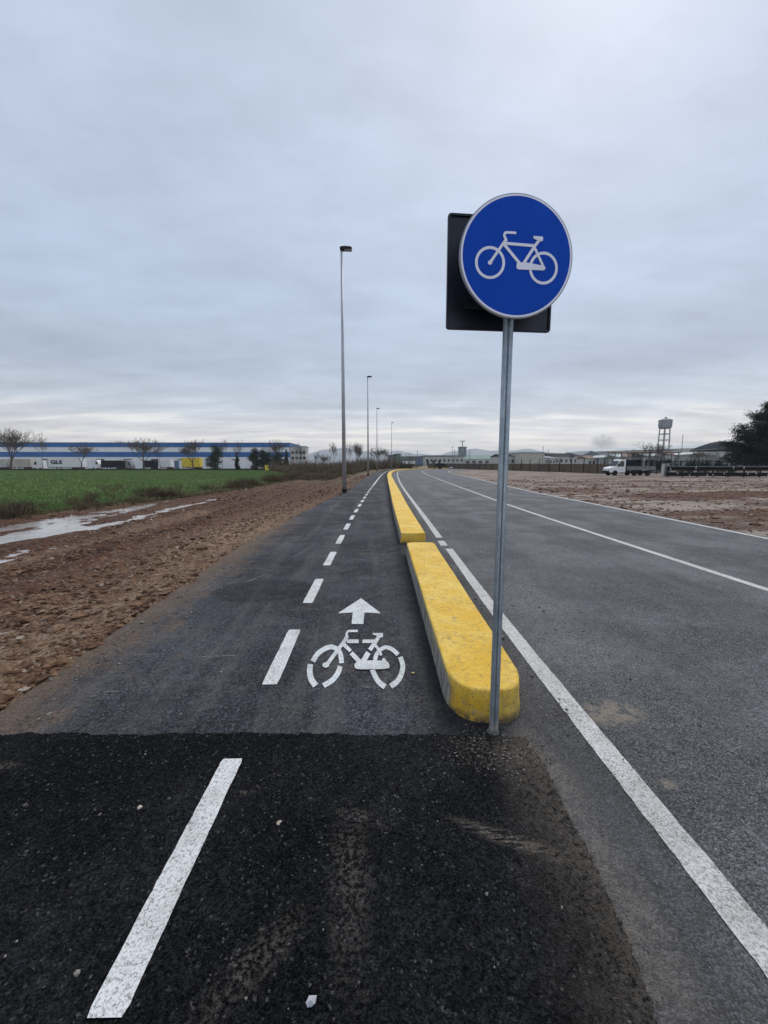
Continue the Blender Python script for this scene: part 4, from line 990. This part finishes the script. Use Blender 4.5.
building(401, 425, 456.6, 262, 'long mid grey hall left of the pale windowed hall', M['roof_grey'], M['roof_pale'], wins=0, doors=3, group=GB)
building(425, 464, 455.3, 250, 'long pale hall with a row of dark windows, left of the green roof', M['concrete'], M['roof_grey'], eaves=456.7, wins=9, winh=(.45, .72), doors=3, group=GB)
building(464.3, 497, 454.8, 285, 'hall with a wide green roof just left of the sign post', M['concrete'], M['roof_green'], eaves=459, gable='ridge', depth=40, wins=5, group=GB)
building(501, 520, 454, 240, 'pale hall with dark grey roof immediately right of the sign post', M['concrete'], M['roof_dark'], eaves=456.5, gable='ridge', wins=4, group=GB)
building(521, 545, 452, 230, 'big plain beige block right of the sign post', M['tan'], M['roof_pale'], eaves=453, group=GB, wins=0)
building(546, 556, 456, 236, 'small white house next to the big beige block', M['concrete'], M['roof_grey'], eaves=458, gable='ridge', name='house', wins=3, group=GB)
building(555, 583, 453, 255, 'long shed with dark roof left of the truck', M['concrete'], M['roof_dark'], eaves=456.5, gable='ridge', depth=30, wins=6, group=GB)
building(583, 600, 451, 262, 'grey hall with shallow roof behind the truck cab', M['concrete'], M['roof_grey'], eaves=455, gable='front', wins=4, group=GB)
# long pale roofed hall climbing towards the right
def longhall():
    p0 = W(566, 450.5, 330); p1 = W(738, 441.5, 205); r = empty('exhibition_hall', (p0.x, p0.y, 0), 'very long hall with pale green grey roof behind the water tower', 'hall')
    d = p1-p0; e0, e1 = p0.z-1.6, p1.z-2.6
    MB().prism([(0, 0, -.3), (d.x, d.y, -.3), (d.x, d.y, e1), (0, 0, e0)], (6, 12, 0)).build('wall', M['concrete'], r)
    mb = MB(); mb.quad((-1, -2, e0-.1), (d.x+1, d.y-2, e1-.1), (d.x+9, d.y+16, p1.z), (7, 14, p0.z)); mb.quad((7, 14, p0.z-.4), (d.x+9, d.y+16, p1.z-.4), (d.x+1, d.y-2, e1-.5), (-1, -2, e0-.5)); mb.quad((-1, -2, e0-.1), (-1, -2, e0-.5), (d.x+1, d.y-2, e1-.5), (d.x+1, d.y-2, e1-.1))
    mb.build('roof', M['roof_pale'], r, fix=False)
    for k in range(16):
        u = (k+.3)/16; v = (k+.75)/16; zc = e0+(e1-e0)*u
        MB().prism([(d.x*u+.1*0, d.y*u-.15, zc*.30), (d.x*v, d.y*v-.15, zc*.30), (d.x*v, d.y*v-.15, zc*.62), (d.x*u, d.y*u-.15, zc*.62)], (0, .1, 0)).build('window', M['greenframe'], r)
longhall()
# storage block with mast
a, zt_ = zx(458.3, 447.8, 300); b, _ = zx(466.5, 447.8, 300); w = (b-a)/2
r = empty('silo_block', ((a+b)/2, 300, 0), 'tall grey silo block with a mast on top, over the pale windowed hall', 'silo')
for k in range(4): MB().tube((-w+w*.25+k*w*.5, 0, 0), (-w+w*.25+k*w*.5, 0, zt_), w*.27, w*.27, 14).build('silo_cell', M['tower'], r)
MB().box(-w, w, -1.2, 1.2, zt_, zt_+.8).build('head_house', M['roof_grey'], r)
ztm = zx(462, 441.5, 300)[1]; MB().tube((0, 0, zt_), (0, 0, ztm), .35, .3, 8).box(-1.8, 1.8, -.3, .3, ztm, ztm+.5).build('mast', M['roof_grey'], r)
for (px, top, Yd, lab) in [(417.3, 450, 240, 'thin mast above the long mid grey hall'), (452.2, 445.8, 240, 'left of the two thin masts beside the silo block'), (454.4, 449, 243, 'shorter mast right beside the silo block'), (469.5, 448.5, 246, 'thin mast right of the silo block'), (371.3, 448, 130, 'dark stout pole between the second and third lamps'), (542.5, 446, 220, 'mast at the right end of the big beige block'), (547.5, 449, 226, 'shorter mast next to the one by the beige block'), (409, 452, 244, 'small mast right of the farthest lamp'), (680.5, 434, 190, 'thin lattice aerial right of the water tower')]:
    p = W(px, 463, Yd); zt2 = W(px, top, Yd).z; o = MB().tube((0, 0, -.5), (0, 0, zt2), .19 if Yd > 150 else .22, .10, 6).box(-.5, .5, -.05, .05, zt2*.9, zt2*.9+.12).build('mast', M['roof_grey'], loc=(p.x, Yd, 0)); tag(o, lab, 'mast', 'masts on the skyline')
# white lorry and blue van in front of the far halls
trailer(402.5, 415, 461, 464, 190, 'long white trailer parked before the far mid grey hall', M['white_cab'], group='far parked vehicles')
r = cab(416.5, 421.5, 460.3, 190, 'blue van beside the far white trailer', M['lilac'], group='far parked vehicles')
# water tower
Yt = 240; p = W(665.3, 424, Yt); k = Yt/400.0
wt = empty('water_tower', (p.x, Yt, 0), 'grey water tower with a drum on four legs above the truck', 'water tower')
def tz(py): return W(665.3, py, Yt).z
rt = 6.0*k
MB().tube((0, 0, tz(427.3)), (0, 0, tz(420.2)), rt*.98, rt, 18).tube((0, 0, tz(428.8)), (0, 0, tz(427.3)), rt*.72, rt*.98, 18, caps=False).build('tank', M['tower'], wt)
MB().tube((0, 0, tz(420.2)), (0, 0, tz(418.2)), rt*1.06, rt*.18, 18).tube((0, 0, tz(418.2)), (0, 0, tz(417.0)), rt*.16, rt*.14, 8).build('roof', M['roof_grey'], wt)
for i in range(4):
    a = PI/4+i*PI/2+.2; MB().tube((math.cos(a)*rt*.86, math.sin(a)*rt*.86, -.2), (math.cos(a)*rt*.70, math.sin(a)*rt*.70, tz(428.2)), .36, .32, 8).build('leg', M['tower'], wt)
for py in (440, 434): 
    mb = MB()
    for i in range(4):
        a = PI/4+i*PI/2+.2; b = a+PI/2; q = rt*.77; mb.tube((math.cos(a)*q, math.sin(a)*q, tz(py)), (math.cos(b)*q, math.sin(b)*q, tz(py)), .3, .3, 6)
    mb.build('ring_beam', M['tower'], wt)
MB().tube((0, 0, 0), (0, 0, tz(428.8)), .45, .45, 8).build('riser_pipe', M['tower'], wt)

# pavilion with dark hipped roof
Yp = 120; a, ze = zx(703, 449.5, Yp); b, _ = zx(737, 449.5, Yp); zr = zx(718, 441.2, Yp)[1]; w = (b-a)/2
r = empty('pavilion', ((a+b)/2, Yp, 0), 'open pavilion under a dark curved roof left of the big conifer', 'pavilion')
mb = MB(); rx = [-1, -.72, -.35, 0, .35, .72, 1]; rzs = [0, .42, .82, 1, .84, .5, .05]
for i in range(6):
    z0, z1 = ze+(zr-ze)*rzs[i], ze+(zr-ze)*rzs[i+1]; x0, x1 = rx[i]*w, rx[i+1]*w
    mb.quad((x0, -5*(1-rzs[i]*.8), z0), (x1, -5*(1-rzs[i+1]*.8), z1), (x1, 5*(1-rzs[i+1]*.8), z1), (x0, 5*(1-rzs[i]*.8), z0))
    mb.quad((x0, -5, ze-.1), (x1, -5, ze-.1), (x1, -5*(1-rzs[i+1]*.8), z1), (x0, -5*(1-rzs[i]*.8), z0))
mb.box(-w, w, -5, 5, ze-.5, ze-.12)
mb.build('roof', M['roof_dark'], r)
for xx_ in (-w*.9, -w*.3, w*.3, w*.9): MB().box(xx_-.12, xx_+.12, -4.8, -4.56, -.2, ze-.5).build('post', M['roof_grey'], r)
MB().box(-w*.95, w*.6, 4.0, 4.2, 0, ze-1.6).build('back_wall', M['concrete'], r)

# rows of low pale greenhouses / stalls behind the truck
rr = random.Random(4)
GS = 'low pale sheds in rows behind the truck'
labs = ['pale shed at the left end of the rows behind the truck', 'pale shed just above the truck windscreen', 'pale shed above the dark load of the truck', 'pale shed above the middle of the truck bed', 'pale shed above the rear of the truck', 'pale shed below the water tower', 'pale shed right of the water tower foot', 'pale shed left of the dark roofed pavilion']
for i, (px0, px1, pt) in enumerate([(588, 604, 456.5), (603, 617, 455.5), (616, 632, 454.7), (631, 646, 454.5), (645, 660, 454), (659, 675, 453.5), (674, 690, 453), (689, 706, 452.5)]):
    building(px0+.5, px1-.5, pt, 150-i*5, labs[i], M['greenframe'] if i % 2 else M['concrete'], M['roof_pale'] if i % 3 else M['brick_roof'], name='shed', eaves=pt+2.0, gable='front' if i % 2 else 'ridge', depth=9, wins=4, winh=(.2, .7), cat='shed', group=GS)
# open frame shelter between truck and barrier
Ys = 72; a, ze = zx(613, 452.8, Ys); b, _ = zx(672, 452.8, Ys); w = (b-a)/2
r = empty('open_shelter', ((a+b)/2, Ys, 0), 'open sided shelter with thin brown roof on posts behind the truck', 'shelter')
MB().prism([(-w, -2.2, ze-.1), (w, -2.2, ze-.1), (w, -2.2, ze+.05), (-w, -2.2, ze+.05)], (0, 4.4, .25)).build('roof', M['brown_wood'], r)
for k in range(9):
    xx_ = -w+.3+k*(2*w-.6)/8
    MB().box(xx_-.06, xx_+.06, -2.1, -1.98, -.1, ze-.1).build('post', M['roof_grey'], r); MB().box(xx_-.05, xx_+.05, 1.9, 2.0, -.1, ze+.05).build('post', M['roof_grey'], r)
for k in (1, 3, 4, 6): 
    xx_ = -w+.3+k*(2*w-.6)/8; MB().box(xx_+.1, xx_+(2*w-.6)/8-.2, 1.8, 1.88, .2, ze-1.2-.2*(k % 2)).build('side_panel', M['concrete'] if k % 2 else M['black'], r)
# bushes behind
GU = 'bushes behind the truck and the barrier'
for (px, top, Yd, wpx, lab, s) in [(662, 455, 66, 20, 'dark bush behind the rear of the truck', 11), (686, 458.5, 64, 24, 'dark hedge bush left part behind the barrier', 12), (706, 458, 66, 22, 'dark hedge bush below the pavilion', 13), (724, 457.5, 63, 22, 'dark hedge bush beside the big conifer', 14)]:
    p = W(px, 470, Yd); ht = W(px, top, Yd).z; w = wpx/400*Yd/2
    sh = [(rr.uniform(-w, w)*.8, rr.uniform(-.5, .5), ht*rr.uniform(.25, .62), w*.28, .6, ht*.32) for _ in range(9)]
    A, B, C = leaf_mass(sh, 3800, .07, s); q = np.array([0, 0, 0]); o = tris('bush', A, B, C, M['evergreen']); o.location = (p.x, Yd, 0); tag(o, lab, 'bush', GU)
p = W(654, 470, 68); place(tree_proto(44, 10, M['bark_grey'], spread=.7, upright=.2, levels=5, tw=.02, trunk_r=.2, first=.25, fork=4), (p.x, 68, 0), ((W(654, 440.5, 68).z)/10*1.25,)*2+((W(654, 440.5, 68).z)/10,), .4, 'pale grey bare tree right above the rear of the truck', 'tree')
for i, (px, top, Yd, lab) in enumerate([(634, 448, 110, 'small bare tree above the truck bed'), (612, 451, 130, 'small bare tree above the truck cab'), (697, 449, 100, 'small bare tree left of the pavilion'), (571, 453, 170, 'small bare tree over the long dark roofed shed')]):
    p = W(px, 470, Yd); ht = W(px, top, Yd).z; place(tp[i % 4], (p.x, Yd, 0), (ht/10*1.3, ht/10*1.3, ht/10), i, lab, 'tree', 'bare trees among the far halls')

# brown fence line beyond the road, from the bend to the truck
A0 = W(428, 466, 136); A1 = W(612, 466, 61)
r = empty('screen_fence', (A0.x, A0.y, 0), 'long low brown screened fence beyond the road, with thin dark posts', 'fence')
d = A1-A0; nseg = 26
mb = MB(); mb.prism([(0, 0, -.1), (d.x, d.y, -.1), (d.x, d.y, 1.45), (0, 0, 1.45)], (.04, .06, 0)); mb.build('screen', simple('brown_mesh_screen', (.115, .09, .07), .9, .25, .5), r)
for k in range(nseg+1):
    u = k/nseg; MB().box(d.x*u-.05, d.x*u+.05, d.y*u-.14, d.y*u-.02, -.1, 1.55+(.9 if u > .62 else 0)).build('post', M['roof_dark'], r)
MB().prism([(0, -.1, 1.452), (d.x, d.y-.1, 1.452), (d.x, d.y-.1, 1.50), (0, -.1, 1.50)], (.04, .16, 0)).build('top_rail', M['brown_wood'], r)
# wire fence posts behind the truck to the right
B0 = W(612, 466, 61); B1 = W(800, 466, 52)
r = empty('bar_fence', (B0.x, B0.y, 0), 'dark upright bar fence behind the black barrier and the truck', 'fence'); d = B1-B0
for k in range(16):
    u = k/15; MB().box(d.x*u-.05, d.x*u+.05, d.y*u-.05, d.y*u+.05, -.1, 2.1).build('post', M['roof_dark'], r)
mb = MB()
for k in range(150):
    u = k/149; mb.box(d.x*u-.018, d.x*u+.018, d.y*u-.018, d.y*u+.018, .1, 2.0)
for z_ in (.25, 1.85): mb.prism([(0, .02, z_), (d.x, d.y+.02, z_), (d.x, d.y+.02, z_+.06), (0, .02, z_+.06)], (0, .04, 0))
mb.build('bars', M['roof_dark'], r)

# black barrier with white marks
q0 = W(666, 477, 46.5); q1 = W(800, 477, 44)
r = empty('guard_barrier', (q0.x, q0.y, 0), 'long black double beam barrier with small white marks below the conifer', 'barrier'); d = q1-q0; L = d.length; r.rotation_euler = (0, 0, math.atan2(d.y, d.x))
for (z0, z1) in ((.12, .55), (.78, 1.22)):
    mb = MB(); mb.prism([(0, -.10, z0), (0, .06, z0), (0, .06, z1), (0, -.10, z1), (0, -.16, z0+(z1-z0)*.75), (0, -.10, (z0+z1)/2), (0, -.16, z0+(z1-z0)*.25)], (L, 0, 0)); mb.build('beam', M['black'], r)
mb = MB().prism([(0, -.02, 1.222), (0, .10, 1.222), (0, .10, 1.30), (0, -.02, 1.30)], (L, 0, 0)).build('top_rail', M['grey_bed'], r)
for k in range(9): MB().box(.2+k*L/8.6-.06, .2+k*L/8.6+.06, .062, .18, -.1, 1.2).build('post', M['black'], r)
mkr = random.Random(9)
for k in range(15):
    x0 = .35+k*L/15+mkr.uniform(-.3, .3); z0 = mkr.choice([.15, .35, .82, 1.0]); MB().box(x0-.05, x0+.05, -.185, -.165, z0, z0+.24).build('white_mark', M['concrete'], r)
# grey cabinet beside it
q = W(664.8, 476, 48); r = empty('control_cabinet', (q.x, q.y, 0), 'pale grey upright cabinet at the left end of the black barrier', 'cabinet')
MB().box(-.32, .32, -.25, .25, .05, 1.55).build('body', M['concrete'], r); MB().box(-.36, .36, -.29, .29, 1.551, 1.62).build('lid', M['grey_bed'], r); MB().box(-.28, .28, -.27, -.252, .15, 1.45).build('door', M['grey_bed'], r); MB().box(-.4, .4, -.3, .3, -.1, .048).build('plinth', M['concrete'], r)

# flatbed truck facing left
Yk = 52.5; a = W(604, 470, Yk).x; b = W(653, 470, Yk).x; Lk = b-a
tk = empty('flatbed_truck', ((a+b)/2, Yk, 0), 'white cabbed flatbed truck with grey dropsides parked on the dirt', 'truck'); x0 = -Lk/2
cabp = [(x0+.02, .42), (x0+.0, .95), (x0+.25, 1.12), (x0+.95, 1.22), (x0+1.42, 2.02), (x0+1.65, 2.16), (x0+2.32, 2.16), (x0+2.32, .42)]
cb = bevel(MB().prism([(x, -.95, z) for x, z in cabp], (0, 1.9, 0)).build('cab', M['white_cab'], tk), .05)
MB().prism([(x, -.975, z) for x, z in [(x0+1.08, 1.24), (x0+1.50, 1.95), (x0+2.05, 1.95), (x0+2.05, 1.24)]], (0, .02, 0)).build('side_window', M['glass_dark'], cb)
MB().prism([(x0+.99, -.82, 1.27), (x0+.99, .82, 1.27), (x0+1.39, .76, 1.98), (x0+1.39, -.76, 1.98)], (-.05, 0, .028)).build('windscreen', M['glass_dark'], cb)
MB().box(x0-.06, x0+.02, -.9, .9, .40, .66).build('bumper', M['black'], tk)
for s in (-1, 1): MB().box(x0-.02, x0+.22, s*.72-.14, s*.72+.14, .80, .97).build('headlight', simple('lamp_glass', (.5, .52, .55), .2, .05, 4), tk)
MB().box(x0+1.12, x0+1.22, -1.16, -.98, 1.3, 1.62).build('mirror', M['black'], tk)
MB().box(x0+.6, Lk/2-.1, -.42, .42, .42, .62).build('chassis', M['black'], tk)
bed = MB().box(x0+2.42, Lk/2-.02, -1.05, 1.05, .78, .88).build('load_bed', M['grey_bed'], tk)
for s in (-1, 1): MB().box(x0+2.42, Lk/2-.02, s*1.05-.02, s*1.05+.02, .885, 1.26).build('dropside', M['grey_bed'], bed)
MB().box(Lk/2-.05, Lk/2-.01, -1.02, 1.02, .885, 1.26).build('tailboard', M['grey_bed'], bed)
MB().box(x0+2.42, x0+2.47, -1.02, 1.02, .885, 2.15).build('headboard', M['black'], bed)
MB().box(x0+2.48, x0+3.75, -.98, .98, .89, 2.12).build('tool_box', M['roof_dark'], bed)
MB().box(x0+2.6, Lk/2-.4, -.9, -.55, .35, .62).build('side_skirt', M['black'], tk)
for xw in (x0+.82, x0+2.75+.9, Lk/2-1.05):
    for s in (-1, 1):
        wl = MB().tube((xw, s*.98, .36), (xw, s*.72, .36), .36, .36, 18).build('wheel', M['blackrubber'], tk); MB().tube((xw, s*.99, .36), (xw, s*.97, .36), .18, .18, 12).build('hub', M['roof_dark'], wl)

tk.scale = (.92, .85, .97)
# small dark trailer and pale sack at the bend
q = W(439.2, 468, 112); r = empty('utility_trailer', (q.x, q.y, 0), 'small black open trailer at the roadside by the bend', 'trailer')
MB().box(-.9, 1.25, -.6, .6, .55, 1.15).build('tub', M['black'], r); MB().box(-1.2, -.9, -.05, .05, .45, .6).build('drawbar', M['black'], r)
[MB().tube((.2, y0_, .3), (.2, y0_+.15, .3), .3, .3, 14).build('wheel', M['blackrubber'], r) for y0_ in (-.75, .6)]; MB().box(-1.0, -.9, -.04, .04, -.05, .5).build('prop_stand', M['black'], r)
r.scale = (1.25, 1.25, 1.35)
q = W(451, 468, 104); P1 = np.array([[0, 0, .35]]); o = lumps('sack', P1, np.array([.36]), M['concrete'], 1.0, .08); o.location = (q.x, q.y, 0); tag(o, 'small pale sack lying by the roadside near the bend', 'sack')
# low block wall behind, closing the road's far side

# mountains far behind
def ridge(name, Yd, px0, px1, f, mat):
    mb = MB(); k0 = None; n = 90
    for i in range(n+1):
        px = px0+(px1-px0)*i/n; q = W(px, f(px), Yd)
        mb.v += [(q.x, Yd-q.z*2.0, -5), (q.x, Yd, max(q.z, 1)), (q.x, Yd+q.z*2.5, -5)]
    for i in range(n):
        a = i*3; mb.f += [(a, a+3, a+4, a+1), (a+1, a+4, a+5, a+2)]
    o = mb.build(name, mat, smooth=True); tag(o, kind='structure'); return o
def fm(px): 
    x = px/22.; return 451.5-2.4*math.sin(x*.9)-1.5*math.sin(x*2.1+1)-.8*math.sin(x*5.3)+(3.5 if px > 640 else 0)+max(0, (360-px)*.02)
hm = simple('mountain_rock', (.16, .18, .20), .9, .4, .01)
ridge('mountains', 4200, 150, 760, fm, hm)

# chimney steam behind the halls
def steam():
    t = NT('steam'); t.n.remove(t.b); v = t.n.new('ShaderNodeVolumePrincipled'); v.inputs['Color'].default_value = (.62, .66, .72, 1)
    g = t.n.new('ShaderNodeTexCoord').outputs['Object']; l = t.n.new('ShaderNodeVectorMath'); l.operation = 'LENGTH'; t.L(g, l.inputs[0])
    fo_ = t.math('MULTIPLY', t.rng(l.outputs['Value'], .35, 1, 1, 0), t.rng(t.noise(1.6, 3, .6, g), .38, .62))
    t.L(t.math('MULTIPLY', fo_, .022), v.inputs['Density']); t.L(v.outputs[0], t.out.inputs['Volume']); return t.m
ms = steam()
bm = bmesh.new(); bmesh.ops.create_icosphere(bm, subdivisions=3, radius=1); mes = bpy.data.meshes.new('steam_plume'); bm.to_mesh(mes); bm.free(); mes.materials.append(ms)
p = W(604, 442, 1300)
st_ = bpy.data.objects.new('steam_plume', mes); col.objects.link(st_); st_.location = p; st_.scale = (52, 40, 34); st_.rotation_euler = (0, .35, 0); tag(st_, 'grey puff of steam drifting over the halls', 'steam', kind='stuff')

# litter and stones on the asphalt that one can point at
for (px, py, s, c, lab, nm) in [(723 if False else 413, 672, .013, (.62, .45, .18), 'small yellow paint chip on the path beside the bicycle stencil', 'paint_chip'), (311, 1003, .012, (.5, .5, .52), 'crumpled pale foil scrap on the black asphalt at the bottom', 'foil_scrap'), (140, 807, .010, (.45, .38, .3), 'tan pebble on the black asphalt left of the long dash', 'pebble'), (279, 823, .010, (.35, .30, .24), 'brown pebble on the black asphalt right of the long dash', 'pebble'), (503, 637, .014, (.015, .015, .015), 'black lump on the worn white line behind the post', 'stone')]:
    q = G(px, py, .02); o = lumps(nm, np.array([[0, 0, 0.]]), np.array([s]), simple(nm+'_surface', c, .7, .2, 30), .6, .25); o.location = (q.x, q.y, .02 if py > 735 else .014); tag(o, lab, nm.replace('_', ' '))

# ------------------------------------------------------------------ air
hz_ = MB().box(-6500, 6500, -300, 6500, -8, 190).build('haze', None)
hmat = bpy.data.materials.new('haze_air'); hmat.use_nodes = True; nt = hmat.node_tree; nt.nodes.clear(); o_ = nt.nodes.new('ShaderNodeOutputMaterial'); v = nt.nodes.new('ShaderNodeVolumePrincipled'); nt.links.new(v.outputs[0], o_.inputs['Volume'])
v.inputs['Color'].default_value = (.90, .95, 1, 1); v.inputs['Density'].default_value = 0.00022; v.inputs['Anisotropy'].default_value = .2
hz_.data.materials.append(hmat); tag(hz_, 'thin pale winter haze over the plain', kind='stuff')

# ------------------------------------------------------------------ sky and sun
SUN_EL, SUN_AZ = math.radians(48), math.radians(28)   # azimuth from +Y towards +X
w = bpy.data.worlds.new('World'); sc.world = w; w.use_nodes = True; nt = w.node_tree; nt.nodes.clear()
class WN(NT):
    def __init__(s): s.t = nt; s.n = nt.nodes
t = WN(); tc = t.n.new('ShaderNodeTexCoord').outputs['Generated']; t.pos = tc
sky = t.n.new('ShaderNodeTexSky'); sky.sky_type = 'NISHITA'; sky.sun_disc = False; sky.sun_elevation = SUN_EL; sky.sun_rotation = SUN_AZ; sky.dust_density = 3
s = t.sep(tc); zc = t.math('MAXIMUM', s[2], 0.0)
den = t.math('ADD', zc, .09); px_ = t.math('DIVIDE', s[0], den); py_ = t.math('DIVIDE', s[1], den)
cv = t.n.new('ShaderNodeCombineXYZ'); t.L(px_, cv.inputs[0]); t.L(py_, cv.inputs[1])
cr = t.n.new('ShaderNodeValToRGB'); t.L(zc, cr.inputs[0]); el = cr.color_ramp
stops = [(0, (.76, .75, .76)), (.035, (.86, .80, .74)), (.075, (.68, .67, .68)), (.125, (.46, .51, .58)), (.20, (.37, .435, .54)), (.36, (.385, .455, .58)), (.60, (.42, .485, .605)), (1, (.46, .52, .63))]
el.elements[0].position = 0; el.elements[0].color = (*stops[0][1], 1); el.elements[1].position = 1; el.elements[1].color = (*stops[-1][1], 1)
for p_, c_ in stops[1:-1]: e_ = el.elements.new(p_); e_.color = (*c_, 1)
n1 = t.noise(.55, 6, .55, cv.outputs[0], dist=.3); n2 = t.noise(1.7, 6, .6, t.mapv(cv.outputs[0], (.45, 1.15, 1), rot=(0, 0, .25)))
lo_ = t.rng(zc, .02, .30, 1, .0)
k1 = t.rng(n1, .32, .68, -.12, .12, False); k2 = t.math('MULTIPLY', t.rng(n2, .35, .65, -1, 1, False), t.rng(zc, .0, .25, .20, .035))
n3_ = t.noise(3.6, 5, .6, t.mapv(cv.outputs[0], (.7, 1.1, 1))); br = t.math('ADD', 1.0, t.math('ADD', t.rng(n3_, .35, .65, -.055, .055, False), t.math('ADD', k1, k2)))
# brighter towards the right and top where the cloud thins
br = t.math('ADD', br, t.math('MULTIPLY', s[0], .035))
cn = t.n.new('ShaderNodeCombineColor')
for i in range(3): t.L(br, cn.inputs[i])
cc = t.mix(1, cr.outputs[0], cn.outputs[0], 'MULTIPLY')
# cream gaps in the deck near the horizon
gap = t.math('MULTIPLY', t.rng(n2, .50, .66), t.rng(zc, .0, .16, .95, 0)); cc = t.mix(gap, cc, (1.0, .92, .78))
sc10 = t.mix(1, cc, (10, 10, 10), 'MULTIPLY')
fin_ = t.mix(.95, sky.outputs[0], sc10)
bg = t.n.new('ShaderNodeBackground'); bg.inputs[1].default_value = .1; t.L(fin_, bg.inputs[0]); o_ = t.n.new('ShaderNodeOutputWorld'); t.L(bg.outputs[0], o_.inputs[0])
sd = bpy.data.lights.new('sun', 'SUN'); sd.energy = 1.5; sd.angle = math.radians(22); sd.color = (1, .96, .90); so = bpy.data.objects.new('sun', sd); col.objects.link(so)
dv = Vector((math.sin(SUN_AZ)*math.cos(SUN_EL), math.cos(SUN_AZ)*math.cos(SUN_EL), math.sin(SUN_EL))); so.rotation_euler = dv.to_track_quat('Z', 'Y').to_euler(); so.location = (0, 0, 60)

sc.view_settings.view_transform = 'Standard'; sc.view_settings.look = 'None'; sc.view_settings.exposure = .40; sc.view_settings.gamma = 1; sc.view_settings.use_curve_mapping = False
sc.render.engine = 'CYCLES'; sc.cycles.volume_bounces = 0; sc.cycles.max_bounces = 5; sc.cycles.diffuse_bounces = 3; sc.cycles.use_denoising = True
for o in list(bpy.data.objects):
    if o.name.startswith('bare_tree') and o.location.z < -50: bpy.data.objects.remove(o)
